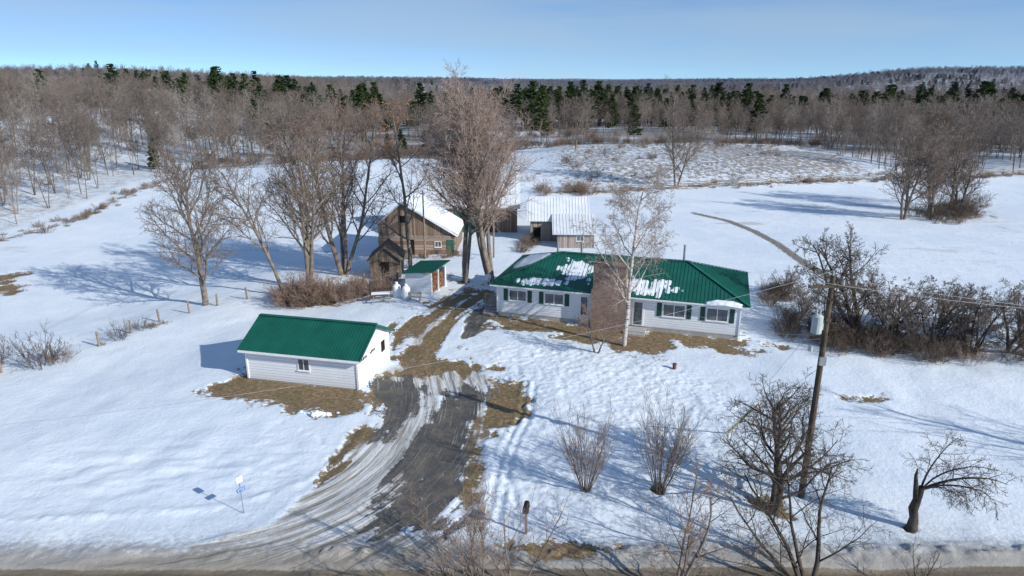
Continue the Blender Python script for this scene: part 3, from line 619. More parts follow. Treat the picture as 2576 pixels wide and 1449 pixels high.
for (x,y,k,s) in [(-34.4,45.9,3,1.4),(-31.7,51.5,3,.8),(-31.2,53.8,3,.6),(-33.6,46.8,1,.9)]: BX.append((x,y,k,s))
BX=np.array(BX); n=len(BX); rot=np.zeros((n,3));rot[:,2]=NR.uniform(0,6.28,n)
instancer('brush',BR,np.stack([BX[:,0],BX[:,1],height(BX[:,0],BX[:,1])],1),BX[:,2].astype(int),rot,BX[:,3:4]*np.ones((n,3)))

# ------------------------------------------------------------------ buildings
def roof_plane(name,poly,e0,e1,mat,parent,rib=.3,th=.07,rh=.035,rw=.04):
    poly=[Vector(p) for p in poly];e0=Vector(e0);e1=Vector(e1); e=(e1-e0).normalized()
    nrm=(poly[1]-poly[0]).cross(poly[2]-poly[1]).normalized()
    if nrm.z<0:nrm=-nrm
    g=nrm.cross(e).normalized()
    if g.z<0:g=-g
    mb=MB(); k=len(poly)
    mb.add(poly+[p-nrm*th for p in poly],[tuple(range(k)),tuple(range(2*k-1,k-1,-1))]+[(i,k+i,k+(i+1)%k,(i+1)%k) for i in range(k)])
    if rib:
        p2=[((p-e0).dot(e),(p-e0).dot(g)) for p in poly]; us=[a for a,_ in p2]; u=min(us)+rib/2
        while u<max(us):
            hits=[]
            for i in range(k):
                a=p2[i];b=p2[(i+1)%k]
                if (a[0]-u)*(b[0]-u)<0: t=(u-a[0])/(b[0]-a[0]);hits.append(a[1]+(b[1]-a[1])*t)
            if len(hits)>=2 and max(hits)-min(hits)>.15:
                A=e0+e*u+g*min(hits)+nrm*(rh/2+.002);B=e0+e*u+g*(max(hits)-.02)+nrm*(rh/2+.002)
                mb.beam(A,B,rw,rh,0,up=nrm)
            u+=rib
    return mb.obj(name,[mat],parent),(e0,e,g,nrm)
def roof_snow(name,fr,u0,u1,v0,v1,mask,th,parent,step=.08):
    e0,e,g,nr=fr; us=np.arange(u0,u1,step);vs=np.arange(v0,v1,step);Uu,Vv=np.meshgrid(us,vs)
    m=mask(Uu,Vv); hh=np.clip(m,-.3,1)*th+ (fbm(Uu/.5+7,Vv/.4,2,4)-.5)*th*.5*(m>0)
    V=[];F=[]
    for r_ in range(len(vs)):
        for c_ in range(len(us)): V.append(e0+e*Uu[r_,c_]+g*Vv[r_,c_]+nr*(float(hh[r_,c_])+.01))
    w=len(us)
    for r_ in range(len(vs)-1):
        for c_ in range(w-1):
            if max(m[r_,c_],m[r_+1,c_],m[r_,c_+1],m[r_+1,c_+1])>0:F.append((r_*w+c_,r_*w+c_+1,(r_+1)*w+c_+1,(r_+1)*w+c_))
    o=pyobj(name,V,F,SNOW,parent)
    o.data.polygons.foreach_set('use_smooth',[True]*len(F)); return o
def window(parent,x0,x1,z0,z1,y,name='window',shut=0,mull=1,fr=WHITE):
    mb=MB(); t=.07
    mb.box(x0,x1,y-.04,y-.003,z0,z0+t);mb.box(x0,x1,y-.04,y-.003,z1-t,z1)
    mb.box(x0,x0+t,y-.04,y-.003,z0+t,z1-t);mb.box(x1-t,x1,y-.04,y-.003,z0+t,z1-t)
    for k in range(mull):
        xc=x0+(x1-x0)*(k+1)/(mull+1);mb.box(xc-.025,xc+.025,y-.038,y-.003,z0+t,z1-t)
    mb.box(x0-.05,x1+.05,y-.08,y-.041,z0-.05,z0+.015)
    mb.obj(name,[fr],parent)
    g=MB();g.box(x0+t,x1-t,y-.02,y-.004,z0+t,z1-t);g.obj(name+'_glass',[GLASS],parent)
    if shut:
        s=MB()
        for a,b in((x0-.08-shut,x0-.08),(x1+.08,x1+.08+shut)):
            s.box(a,b,y-.045,y-.003,z0-.03,z1+.03)
            zz=z0+.05
            while zz<z1-.03: s.box(a+.04,b-.04,y-.055,y-.046,zz,zz+.03);zz+=.08
        s.obj(name+'_shutters',[DGREEN],parent)
hs=empty('ranch_house',(-1.26,56.5,0),math.atan2(-.294,.955))
W,Dp=20.1,9.1
mb=MB();mb.box(.03,W-.03,.03,Dp-.03,-.3,.36);mb.obj('foundation',[CONC],hs)
mb=MB();mb.box(0,W,0,Dp,.36,2.92);mb.obj('walls',[SIDING],hs)
mb=MB()
for x in(0,W): 
    for y in (0,Dp): mb.box(x-.06,x+.06,y-.06,y+.06,.34,2.93)
mb.obj('corner_trim',[WHITE],hs)
x0,x1,y0,y1=-.55,W+.65,-.55,Dp+.55;ym=(y0+y1)/2;ez=3.0;rz=4.95;i=ym-y0
Rl,Rr=(x0+i,ym,rz),(x1-i,ym,rz)
c=[(x0,y0,ez),(x1,y0,ez),(x1,y1,ez),(x0,y1,ez)]
_,FR=roof_plane('roof_front',[c[0],c[1],Rr,Rl],c[0],c[1],GREEN,hs)
roof_plane('roof_right',[c[1],c[2],Rr],c[1],c[2],GREEN,hs);roof_plane('roof_back',[c[2],c[3],Rl,Rr],c[2],c[3],GREEN,hs)
_,LR=roof_plane('roof_left',[c[3],c[0],Rl],c[3],c[0],GREEN,hs)
mb=MB()
for a,b in((c[0],Rl),(c[1],Rr),(c[2],Rr),(c[3],Rl),(Rl,Rr)): 
    a=Vector(a)+Vector((0,0,.06));b=Vector(b)+Vector((0,0,.06));mb.beam(a,b,.3,.03)
mb.obj('ridge_caps',[GREEN],hs)
mb=MB();t=.14
mb.box(x0+.03,x1-.03,y0+.03,y0+.06,ez-.2,ez-.04);mb.box(x0+.03,x1-.03,y1-.06,y1-.03,ez-.2,ez-.04);mb.box(x0+.03,x0+.06,y0+.06,y1-.06,ez-.2,ez-.04);mb.box(x1-.06,x1-.03,y0+.06,y1-.06,ez-.2,ez-.04)
mb.box(x0+.06,x1-.06,y0+.06,y1-.06,ez-.2,ez-.17);mb.obj('soffit_and_fascia',[WHITE],hs)
for a,b,z0 in((1.03,2.64,1.5),(4.2,5.9,1.5),(14.1,15.9,1.4),(17.5,19.2,1.4)): window(hs,a,b,z0,2.5,0,shut=.38,mull=1)
window(hs,7.3,8.0,.75,2.5,0,'side_light',mull=0)
mb=MB();mb.box(11.7,12.6,-.05,-.003,.4,2.5,0);mb.box(11.82,12.48,-.07,-.052,.5,2.4,1);mb.obj('front_door',[WHITE,GLASS],hs)
mb=MB();mb.box(11.4,12.9,-1.2,-.055,-.2,.3);mb.box(11.4,12.9,-1.5,-1.203,-.2,.15);mb.obj('door_step',[CONC],hs)
mb=MB();mb.box(8.35,11.2,-.75,.2,-.2,3.4);mb.box(8.45,11.1,-.7,.5,3.4,5.4);mb.box(8.38,11.17,-.77,.57,5.4,5.52);mb.box(8.8,9.4,-.4,.2,5.52,5.75);mb.obj('brick_chimney',[BRICK],hs)
mb=MB();mb.box(8.9,9.3,-.3,.1,5.751,5.78);mb.obj('flue',[DARK],hs)
mb=MB()
for x,y,h in((6.2,5.6,.8),(15.2,6.2,1.0),(3.9,6.0,.5)): mb.cyl((x,y,4.3),(x,y,4.9+h),.1);mb.cyl((x,y,4.9+h),(x,y,5.02+h),.17,.05)
mb.obj('vent_pipes',[STEEL],hs)
rbs=lambda U:1.3*np.abs(np.sin(U*math.pi/.6+.3))**5
def m1(U,V): 
    k=1-np.hypot((U-6.3-.25*V)/1.8,(V-2.9)/1.8)
    return np.minimum(k*2.2,.7)+(fbm(U*1.3,V*1.3,3,2)-.5)*3.0-rbs(U)*.35-.25
def m2(U,V): return np.minimum((1-np.hypot((U-14.4+.75*V)/2.8,(V-1.5)/1.15))*2.4,.8)+(fbm(U*1.2,V*1.2,3,3)-.5)*2.4-rbs(U)*.4-.15
def m3(U,V): return np.minimum((1-np.hypot((U-3.6-V*.8)/2.3,(V-.9)/.5))*3,1)+(fbm(U*1.6,V*1.6,3,4)-.5)*3.0-rbs(U)
def m4(U,V): return np.minimum((1-np.hypot((U-19.4)/1.3,(V-.2)/.38))*3,1)+(fbm(U*2,V*2,2,5)-.5)*1.2
def m5(U,V): return np.minimum((1-np.hypot((U-3.4)/3.3,(V-2.5)/2.0))*3,1)+(fbm(U,V,3,6)-.5)*1.0-(np.abs(U-5.0)>(5.0-V*.93))*2
roof_snow('roof_snow_a',FR,4,10.0,.5,4.9,m1,.035,hs);roof_snow('roof_snow_b',FR,11.4,18.0,.1,3.4,m2,.045,hs);roof_snow('roof_snow_c',FR,1.2,7.2,.2,2.0,m3,.04,hs)
roof_snow('roof_snow_d',FR,17.8,20.9,-.15,.8,m4,.15,hs);roof_snow('roof_snow_e',LR,.5,9.5,.1,5.0,m5,.07,hs)
mb=MB();mb.box(-1.5,-.01,.8,3.2,.55,.7);
for x in(-1.45,-.8,-.1):mb.box(x-.04,x+.04,.82,.9,-.1,1.6)
mb.box(-1.5,-.02,.82,.88,1.601,1.66)
for k in range(12): mb.box(-1.4+k*.12,-1.37+k*.12,.83,.86,.72,1.6)
for k in range(3): mb.box(-1.4,-.1,.8-.28*(k+1),.8-.28*k-.003,0,.55-.17*(k+1)+.1)
mb.obj('deck_steps',[PICN],hs)
mb=MB();mb.cyl((-.8,.2,2.6),(-.8,.2,3.2),.03)
n=16;ctr=Vector((-.85,.05,3.3));ax=Vector((-.3,-.8,.5)).normalized();u=ax.orthogonal().normalized();v=ax.cross(u)
Vv=[ctr]+[ctr+ax*.1+(u*math.cos(t*2*math.pi/n)+v*math.sin(t*2*math.pi/n))*.38 for t in range(n)]
mb.add(Vv,[(0,k+1,(k+1)%n+1) for k in range(n)]);mb.obj('satellite_dish',[STEEL],hs)

ga=empty('white_garage',(-18.2,43.3,0),math.atan2(-.225,.974)); W=8.2;Dp=5.15
mb=MB();mb.box(.03,W-.03,.03,Dp-.03,-.8,.1);mb.obj('slab',[CONC],ga)
ym=Dp/2;rz=3.75;wz=2.45
mb=MB();mb.add([(0,0,.1),(W,0,.1),(W,Dp,.1),(0,Dp,.1),(0,0,wz),(W,0,wz),(W,Dp,wz),(0,Dp,wz),(0,ym,rz-.08),(W,ym,rz-.08)],[(0,1,5,4),(2,3,7,6),(1,2,6,9,5),(3,0,4,8,7),(0,3,2,1)]);mb.obj('walls',[SIDING],ga)
sl=(rz-wz)/ym;o=.4;ez=wz-sl*o+.05;x0,x1=-.35,W+.4
roof_plane('roof_front',[(x0,-o,ez),(x1,-o,ez),(x1,ym,rz+.05),(x0,ym,rz+.05)],(x0,-o,ez),(x1,-o,ez),GREEN,ga,rib=.23)
roof_plane('roof_back',[(x1,Dp+o,ez),(x0,Dp+o,ez),(x0,ym,rz+.05),(x1,ym,rz+.05)],(x1,Dp+o,ez),(x0,Dp+o,ez),GREEN,ga,rib=.23)
mb=MB();mb.beam((x0,ym,rz+.09),(x1,ym,rz+.09),.3,.04);mb.beam((x0-.012,-o,ez-.02),(x0-.012,ym,rz),.02,.16);mb.beam((x1+.012,-o,ez-.02),(x1+.012,ym,rz),.02,.16);mb.beam((x1+.012,Dp+o,ez-.02),(x1+.012,ym,rz),.02,.16);mb.obj('ridge_and_rake_trim',[GREEN],ga)
mb=MB();mb.box(x0+.02,x1-.02,-o-.03,-o-.002,ez-.17,ez-.005);mb.box(x0+.02,x1-.02,-o,-.004,ez-.17,ez-.15);mb.obj('fascia',[WHITE],ga)
window(ga,3.85,4.75,1.05,1.95,0)
mb=MB()
for x,y in((0,0),(W,0),(W,Dp),(0,Dp)): mb.box(x-.06,x+.06,y-.06,y+.06,.08,wz-.02)
mb.obj('corner_trim',[WHITE],ga)
mb=MB();yy0,yy1=.35,3.0;mb.box(W+.003,W+.05,yy0,yy1,.1,2.3,0)
for k in range(1,4): mb.box(W+.05,W+.056,yy0+.02,yy1-.02,.1+k*.53,.12+k*.53,2)
for cy in (1.02,2.33):
    for k in range(4):
        a=cy-.46+k*.23
        mb.box(W+.05,W+.06,a+.03,a+.19,1.85,1.97+.08*(1 if k in(1,2) else .3),1)
mb.box(W+.003,W+.04,3.7,4.55,.12,2.15,0);mb.box(W+.04,W+.046,3.8,4.45,1.2,2.0,1)
mb.obj('overhead_and_side_doors',[WHITE,DARK,CONC],ga)

ws=empty('woodshed',(-10.3,63.2,H(-10.3,63.2)),math.atan2(-1.0,2.6));W=2.8;Dp=3.2
mb=MB();mb.box(0,W,0,.1,-.2,2.15);mb.box(0,.1,.1,Dp-.1,-.2,2.1);mb.box(0,W,Dp-.1,Dp,-.2,2.1);mb.obj('walls',[SIDING],ws)
mb=MB();mb.box(W-.12,W,.1,.22,0,2.25);mb.box(W-.12,W,Dp-.22,Dp-.1,0,2.25);mb.box(W-.12,W,1.5,1.62,0,2.25);mb.obj('posts',[WHITE],ws)
roof_plane('roof',[(-.2,-.3,2.1),(W+.35,-.3,2.5),(W+.35,Dp+.3,2.75),(-.2,Dp+.3,2.35)],(-.2,-.3,2.1),(-.2,Dp+.3,2.35),GREEN,ws,rib=.3)
mb=MB()
for k in range(10):
    for j in range(9): mb.cyl((W-.9,.45+j*.27+random.uniform(-.03,.03),.12+k*.17),(W-.15+random.uniform(-.06,.06),.45+j*.27,.12+k*.17),random.uniform(.06,.1),n=6)
mb.obj('stacked_firewood',[FIREW],ws)

def gable_building(name,loc,rot,W,Dp,wl,wr,ax,rz,wall,roofm,oh=.4,snow=0,rib=0):
    e=empty(name,loc,rot)
    mb=MB();mb.add([(0,0,-.3),(W,0,-.3),(W,Dp,-.3),(0,Dp,-.3),(0,0,wl),(W,0,wr),(W,Dp,wr),(0,Dp,wl),(ax,0,rz-.1),(ax,Dp,rz-.1)],[(0,1,5,8,4),(1,2,6,5),(2,3,7,9,6),(3,0,4,7)]);mb.obj('walls',[wall],e)
    sR=(rz-wr)/(W-ax);sL=(rz-wl)/ax
    for nm,xa,za in(('roof_right',W+oh,wr-sR*oh),('roof_left',-oh,wl-sL*oh)):
        roof_plane(nm,[(xa,-oh,za+.1),(xa,Dp+oh,za+.1),(ax,Dp+oh,rz+.1),(ax,-oh,rz+.1)],(xa,-oh,za+.1),(xa,Dp+oh,za+.1),roofm,e,rib=rib,th=.12+snow)
    return e
lb=gable_building('log_barn',(-15.65,78.3,H(-11,80)),-.04,9.0,7.5,3.9,2.7,2.9,6.4,BARNW,SNOW,snow=.05)
mb=MB();mb.box(-.06,9.06,-.08,-.01,-.3,2.35);mb.obj('log_lower_wall',[LOGW],lb)
mb=MB();mb.box(.2,8.8,-.14,-.081,2.3,2.5);mb.beam((-.3,-.25,3.75),(2.9,-.25,6.3),.05,.2);mb.beam((2.9,-.25,6.3),(9.3,-.25,2.6),.05,.2);mb.obj('trim_boards',[GREYW],lb)
window(lb,6.6,7.4,1.1,1.85,-.1,fr=WHITE)
mb=MB();mb.box(8.0,8.85,-.12,-.082,.0,2.0);mb.obj('green_door',[BGREEN],lb)
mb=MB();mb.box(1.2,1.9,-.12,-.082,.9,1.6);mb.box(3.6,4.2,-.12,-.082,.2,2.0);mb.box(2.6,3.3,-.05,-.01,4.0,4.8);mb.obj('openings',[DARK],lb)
bb_=empty('timber_barn',(-11.3,89.5,H(-5,92)),0.0);W=12.0;Dp=11
mb=MB();mb.add([(0,0,-.3),(W,0,-.3),(W,Dp,-.3),(0,Dp,-.3),(0,0,3.7),(W,0,3.7),(W,Dp,3.7),(0,Dp,3.7),(0,5.5,7.3),(W,5.5,7.3)],[(0,1,5,4),(2,3,7,6),(1,2,6,9,5),(3,0,4,8,7)]);mb.obj('walls',[BARNW],bb_)
roof_plane('roof_front',[(-.4,-.5,3.45),(W+.4,-.5,3.45),(W+.4,5.5,7.45),(-.4,5.5,7.45)],(-.4,-.5,3.45),(W+.4,-.5,3.45),WROOF,bb_,rib=.7,th=.15,rh=.03,rw=.1)
roof_plane('roof_back',[(W+.4,Dp+.5,3.45),(-.4,Dp+.5,3.45),(-.4,5.5,7.45),(W+.4,5.5,7.45)],(W+.4,Dp+.5,3.45),(-.4,Dp+.5,3.45),WROOF,bb_,rib=0,th=.15)
mb=MB();mb.box(3.7,6.5,-.1,-.01,.1,3.2);mb.obj('green_doors',[BGREEN],bb_)
mb=MB();mb.box(5.05,5.13,-.13,-.101,.1,3.2);mb.box(3.7,6.5,-.13,-.101,3.2,3.35);mb.obj('door_trim',[GREYW],bb_)
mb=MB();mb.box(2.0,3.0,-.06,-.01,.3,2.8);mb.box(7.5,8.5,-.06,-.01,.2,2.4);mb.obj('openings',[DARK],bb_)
gs=empty('grey_shed',(2.3,84.5,H(5,85)),-.03);W=7.2;Dp=6.5
mb=MB();mb.add([(0,0,-.3),(W,0,-.3),(W,Dp,-.3),(0,Dp,-.3),(0,0,2.9),(W,0,2.9),(W,Dp,2.9),(0,Dp,2.9),(0,3.25,5.1),(W,3.25,5.1)],[(0,1,5,4),(2,3,7,6),(1,2,6,9,5),(3,0,4,8,7)]);mb.obj('walls',[GREYW],gs)
roof_plane('roof_front',[(-.4,-.4,2.73),(W+.3,-.4,2.73),(W+.3,3.25,5.25),(-.4,3.25,5.25)],(-.4,-.4,2.73),(W+.3,-.4,2.73),WROOF,gs,rib=.4)
roof_plane('roof_back',[(W+.3,Dp+.4,2.73),(-.4,Dp+.4,2.73),(-.4,3.25,5.25),(W+.3,3.25,5.25)],(W+.3,Dp+.4,2.73),(-.4,Dp+.4,2.73),WROOF,gs,rib=.4)
mb=MB();A0,A1=3.3,7.75;mb.add([(A0,-3.6,-.3),(A1,-3.6,-.3),(A1,-.0,-.3),(A0,-.0,-.3),(A0,-3.6,1.95),(A1,-3.6,1.95),(A1,0,3.0),(A0,0,3.0)],[(0,1,5,4),(1,2,6,5),(3,0,4,7)]);mb.obj('annex_walls',[GREYW],gs)
roof_plane('annex_roof',[(A0-.6,-4.0,1.9),(A1+.25,-4.0,1.9),(A1+.25,.6,3.5),(A0-.6,.6,3.5)],(A0-.6,-4,1.9),(A1+.25,-4,1.9),WROOF,gs,rib=.4)
window(gs,5.6,6.5,.95,1.65,-3.6,mull=1)
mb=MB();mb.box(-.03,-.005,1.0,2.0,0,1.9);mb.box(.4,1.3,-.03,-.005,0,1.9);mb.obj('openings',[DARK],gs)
sk=gable_building('brown_shack',(-14.9,69.0,H(-13,70)),.05,3.2,3.6,2.1,2.1,1.6,3.4,BROWNW,BROWNW,oh=.25)
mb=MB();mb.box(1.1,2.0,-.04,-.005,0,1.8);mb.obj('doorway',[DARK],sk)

# ------------------------------------------------------------------ street furniture & props
up=empty('utility_pole',(14.4,29.4,0))
mb=MB();mb.cyl((0,0,-.5),(0,0,11.5),.17,.115,12);mb.obj('pole_shaft',[POLEW],up)
mb=MB();mb.box(-1.1,1.1,-.2,-.09,10.95,11.08);mb.beam((-.7,-.16,10.95),(0,-.13,10.3),.04);mb.beam((.7,-.16,10.95),(0,-.13,10.3),.04);mb.box(-.12,.12,-.2,-.05,9.35,9.5);mb.obj('crossarm',[POLEW],up)
mb=MB()
for x in(-1,-.45,.45,1): mb.cyl((x,-.145,11.08),(x,-.145,11.28),.05,.03,8)
mb.cyl((0,0,11.5),(0,0,11.72),.05,.03,8);mb.obj('insulators',[GREYP],up)
mb=MB();mb.cyl((-.42,0,8.75),(-.42,0,9.55),.24,.24,14);mb.cyl((-.42,0,9.55),(-.42,0,9.65),.25,.12,14);mb.cyl((-.5,0,9.65),(-.5,0,9.85),.04);mb.cyl((-.34,0,9.65),(-.34,0,9.85),.04);mb.box(-.2,-.13,-.06,.06,8.9,9.4);mb.obj('transformer',[GREYP],up)
mb=MB();mb.beam((-.12,0,8.0),(-.55,-.1,8.1),.05);mb.cyl((-.6,-.1,7.9),(-.6,-.1,8.15),.14,.08,10);mb.box(-.14,.14,-.25,-.12,7.2,7.6);mb.obj('yard_light',[STEEL],up)
mb=MB();mb.cyl((-1.85,6.1,.2),(-1.15,3.8,3.2),.05,.05,8);mb.obj('guy_wire_guard',[YEL],up)
def wire(a,b,sag,r=.014,n=24):
    a=Vector(a);b=Vector(b);pts=[]
    for i in range(n+1):
        t=i/n;p=a.lerp(b,t);p.z-=4*sag*t*(1-t);pts.append(tuple(p))
    return (pts,[r]*(n+1),4,0)
def bar(x): return (14.4+x,29.25,11.28)
bpy.context.view_layer.update()
hc=lambda x,y,z:tuple(hs.matrix_world@Vector((x,y,z)))
wl=[wire((14.4,29.4,11.7),(-23,17.5,9.6),1.1,.006),
    wire(bar(1),(52,26,11),1.4,.009),wire(bar(-1),(52,26,11.2),1.4,.009),wire((14.4,29.4,7.8),(48,29,6.5),.7,.012),
    wire((14.3,29.5,8.6),hc(14,-.3,3.3),.9,.010),wire((14.3,29.5,8.4),hc(19.5,-.2,3.0),.9,.008),
    wire((14.4,29.4,9.8),(12.5,35.7,0),0,.009),wire((14.4,29.4,7.0),(12.5,35.7,0),0,.009)]
addobj('overhead_wires',tubes('wires',wl,[WIREM],0))
for x,y in((-23,17.5),(52,26)):
    e=empty('utility_pole',(x,y,0));mb=MB();mb.cyl((0,0,-.5),(0,0,11.2),.17,.12,12);mb.obj('pole_shaft',[POLEW],e)
    mb=MB();mb.box(-1.1,1.1,-.25,-.13,10.6,10.75);mb.obj('crossarm',[POLEW],e)
for x,y,h in((-10.0,76.2,8.0),(-2.1,76.2,5.0)):
    e=empty('yard_pole',(x,y,H(x,y)));mb=MB();mb.cyl((0,0,-.3),(0,0,h),.12,.08,10);mb.obj('pole_shaft',[OLDW],e);mb=MB();mb.box(-.25,.25,-.12,-.07,h-.4,h-.3);mb.obj('bracket',[STEEL],e)
ml=empty('mailbox',(.64,26.46,0.05),-.15)
mb=MB();mb.box(-.055,.055,-.055,.055,-.3,1.22);mb.box(-.09,.09,-.22,.22,1.22,1.26);mb.obj('post',[OLDW],ml)
mb=MB();n=10;prof=[(-.13,0),(.13,0)]+[(.13*math.cos(math.pi*k/n),.2+.13*math.sin(math.pi*k/n)) for k in range(n+1)]
k=len(prof);Vv=[(px2,-.28,1.262+pz) for px2,pz in prof]+[(px2,.28,1.262+pz) for px2,pz in prof]
mb.add(Vv,[tuple(range(k)),tuple(range(2*k-1,k-1,-1))]+[(a,k+a,k+(a+1)%k,(a+1)%k) for a in range(k)]);mb.box(-.14,.14,-.295,-.281,1.27,1.47);mb.obj('box',[BLACK],ml)
mb=MB();mb.box(.135,.15,-.1,-.06,1.3,1.55);mb.obj('flag',[RUST],ml)
sg=empty('address_sign',(-12.8,28.0,0.05),.95)
mb=MB();mb.beam((0,0,-.3),(-.06,0,2.05),.05,.03);mb.obj('post',[STEEL],sg)
mb=MB();mb.box(-.25,.18,-.035,-.025,1.24,1.44);mb.obj('number_plate',[BLUE],sg)
mb=MB();mb.box(-.19,.11,-.035,-.022,1.72,2.04);mb.obj('top_plate',[WHITE],sg)
cu=bpy.data.curves.new('number_text','FONT');cu.body='3732';cu.size=.19;cu.align_x='CENTER';cu.align_y='CENTER';cu.extrude=.002;cu.materials.append(WHITE)
to=bpy.data.objects.new('number_text',cu);COL.objects.link(to);to.parent=sg;to.location=(-.035,-.039,1.34);to.rotation_euler=(math.radians(90),0,0)
for x,y in((-10.9,61.6),(-9.9,60.9)):
    e=empty('propane_tank',(x,y,H(x,y)+.05));mb=MB()
    mb.cyl((0,0,.06),(0,0,1.15),.38,.38,20);mb.cyl((0,0,1.15),(0,0,1.3),.38,.27,20);mb.cyl((0,0,1.3),(0,0,1.36),.27,.1,20);mb.cyl((0,0,1.3),(0,0,1.55),.14,.14,12);mb.cyl((0,0,0),(0,0,.06),.3,.3,16);mb.obj('tank',[TANK],e)
pt=empty('picnic_table',(-12.2,60.6,H(-12.2,60.6)+.08),.15);mb=MB()
for k in range(5): mb.box(-.95,.95,-.38+k*.155,-.24+k*.155,.72,.76)
for s in(-1,1):
    for k in range(2): mb.box(-.95,.95,s*.72-.14+k*.145,s*.72-.005+k*.145,.42,.46)
    mb.beam((s*.7,-.75,0),(s*.7,-.2,.72),.04,.09);mb.beam((s*.7,.75,0),(s*.7,.2,.72),.04,.09);mb.box(s*.7-.02,s*.7+.02,-.8,.8,.34,.42)
mb.obj('table',[PICN],pt)
mb=MB();mb.box(-.9,.8,-.33,.3,.765,.84);mb.obj('snow_cap',[SNOW],pt,bevel=.03)
bn=empty('garden_bench',(-9.0,60.2,H(-9,60.2)+.08),-.2);mb=MB();mb.box(-.6,.6,-.22,.22,.42,.47)
for x in(-.5,.5): mb.box(x-.04,x+.04,-.2,.2,0,.42);mb.box(x-.04,x+.04,.16,.22,.47,.9)
mb.box(-.6,.6,.2,.24,.62,.88);mb.obj('bench',[PICN],bn)
wp=empty('well_pipe',(11.6,44.9,.05));mb=MB();mb.cyl((0,0,-.2),(0,0,.35),.13,.13,14);mb.cyl((0,0,.35),(0,0,.42),.17,.15,14);mb.obj('casing',[RUST],wp)
me=bpy.data.meshes.new('snow_pile');bm=bmesh.new()
for k in range(34):
    q_=random.random(); r=random.uniform(.05,.15)*(1.3-q_*.6);mt=Matrix.Translation((random.gauss(0,.28+.5*q_),random.gauss(0,.12+.1*q_),r*.45+random.random()*.22*(1-q_)))@Matrix.Diagonal((r*1.2,r,r*random.uniform(.6,1.0),1))
    bmesh.ops.create_icosphere(bm,subdivisions=2,radius=1,matrix=mt)
for v_ in bm.verts: v_.co+=Vector((random.gauss(0,.018),random.gauss(0,.018),random.gauss(0,.018)))
bm.to_mesh(me);bm.free();me.materials.append(SNOW);addobj('snow_pile',me,None,(-12.0,38.0,-.02))
me=bpy.data.meshes.new('field_stones');bm=bmesh.new()
for k in range(26):
    if k<14: x,y=random.uniform(60,76),0;y=96+(x-60)*.85+random.gauss(0,1)
    else: x,y=random.uniform(8,60),random.uniform(122,160)
    r=random.uniform(.2,.7);bmesh.ops.create_icosphere(bm,subdivisions=2,radius=1,matrix=Matrix.Translation((x,y,H(x,y)+r*.3))@Matrix.Diagonal((r,r*.8,r*.6,1)))
for v_ in bm.verts: v_.co+=Vector((random.gauss(0,.05),random.gauss(0,.05),random.gauss(0,.05)))
bm.to_mesh(me);bm.free();me.materials.append(CONC);addobj('field_stones',me)
def along(pts,step):
    r=[];
    for a,b in zip(pts[:-1],pts[1:]):
        L=math.hypot(b[0]-a[0],b[1]-a[1]);n=max(1,int(L/step))
        for i in range(n): t=i/n;r.append((a[0]+(b[0]-a[0])*t,a[1]+(b[1]-a[1])*t))
    r.append(pts[-1]);return r
FP_=[(-42,40),(-36.6,44.9),(-32.6,50.2),(-30.6,55.8),(-27.4,60.2),(-25.3,62.0),(-21.6,64.5),(-11.9,68.0)]
pp=along(FP_,2.6);fe=empty('wire_fence',(0,0,0));mb=MB();tops=[]
for x,y in pp:
    z=H(x,y);h=random.uniform(1.1,1.4);lx,ly=random.gauss(0,.05),random.gauss(0,.05);mb.cyl((x,y,z-.2),(x+lx,y+ly,z+h),random.uniform(.08,.13),.08,7);tops.append((x,y,z))
mb.obj('posts',[OLDW],fe)
wl=[]
for a,b in zip(tops[:-1],tops[1:]):
    for h in(.35,.7,1.0): wl.append(wire((a[0],a[1],a[2]+h),(b[0],b[1],b[2]+h),.02,.008,3))
o=addobj('fence_wire',tubes('fence_wire',wl,[STEEL],0));o.parent=fe
pp=along([(8,121)]+rail,3.0);fe=empty('split_rail_fence',(0,0,0));mb=MB()
zz=[(x+(.5 if i%2 else -.5)*-.2,y+(.6 if i%2 else -.6)) for i,(x,y) in enumerate(pp)]
for a,b in zip(zz[:-1],zz[1:]):
    for h in(.2,.5,.8,1.1):
        mb.beam((a[0],a[1],H(*a)+h+random.uniform(-.05,.05)),(b[0],b[1],H(*b)+h+random.uniform(-.08,.08)),.12,.1)
mb.obj('rails',[OLDW],fe)

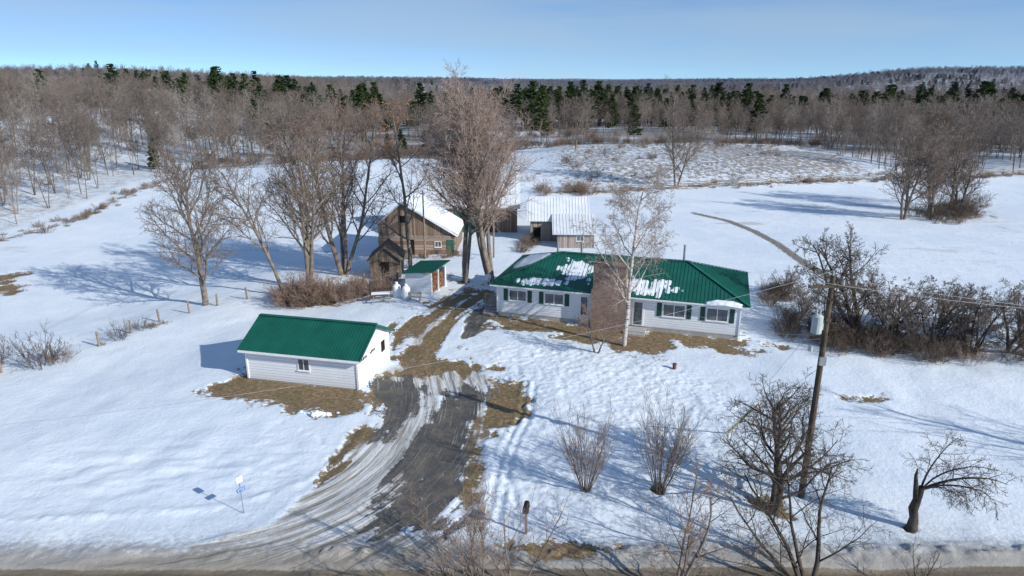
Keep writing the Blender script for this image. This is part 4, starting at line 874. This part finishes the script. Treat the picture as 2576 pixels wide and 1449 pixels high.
# ------------------------------------------------------------------ light, sky, camera
el=math.radians(27.5);dx,dy=.84,-.54;ln=math.hypot(dx,dy);dx/=ln;dy/=ln
sd=Vector((dx*math.cos(el),dy*math.cos(el),math.sin(el)))
su=bpy.data.lights.new('sun','SUN');su.energy=4.8;su.angle=math.radians(.5);su.color=(1,.955,.885)
so=bpy.data.objects.new('sun',su);COL.objects.link(so);so.rotation_euler=(-sd).to_track_quat('-Z','Y').to_euler();so.location=(60,-40,60)
w=bpy.data.worlds.new('World');scene.world=w;w.use_nodes=True;b=NB(w.node_tree)
g=b.n('ShaderNodeTexCoord').outputs['Generated'];x,y,z=b.sep(g)
z2=b.m('MULTIPLY_ADD',b.m('MAXIMUM',z,0),1.9,.11)
sk_=b.n('ShaderNodeTexSky',sky_type='NISHITA');sk_.sun_disc=False;sk_.sun_elevation=el;sk_.sun_rotation=math.atan2(dx,dy)
sk_.air_density=1.0;sk_.dust_density=.5;sk_.ozone_density=1.6;sk_.altitude=200
nv=b.n('ShaderNodeVectorMath',operation='NORMALIZE');b.set(nv.inputs[0],b.comb(x,y,z2));b.set(sk_.inputs[0],nv.outputs[0])
skt=b.mix(1.0,sk_.outputs[0],(1.08,1.32,1.56),'MULTIPLY')
cl=b.noise(b.comb(b.m('MULTIPLY',x,1.2),y,b.m('MULTIPLY',z,9)),1.6,5,.5)
skc=b.mix(b.m('MULTIPLY',b.smooth(cl,.36,.72),.5),skt,(3.9,5.1,6.1))
bg=b.n('ShaderNodeBackground');b.set(bg.inputs[0],skc);bg.inputs[1].default_value=.112
o=b.n('ShaderNodeOutputWorld');w.node_tree.links.new(bg.outputs[0],o.inputs[0])
cd=bpy.data.cameras.new('camera');co=bpy.data.objects.new('camera',cd);COL.objects.link(co);co.location=(0,0,20);co.rotation_euler=(math.radians(90-17.2),0,0)
cd.lens=24;cd.sensor_width=36;cd.clip_start=.5;cd.clip_end=12000;scene.camera=co
scene.view_settings.view_transform='Standard';scene.view_settings.look='None';scene.view_settings.exposure=0
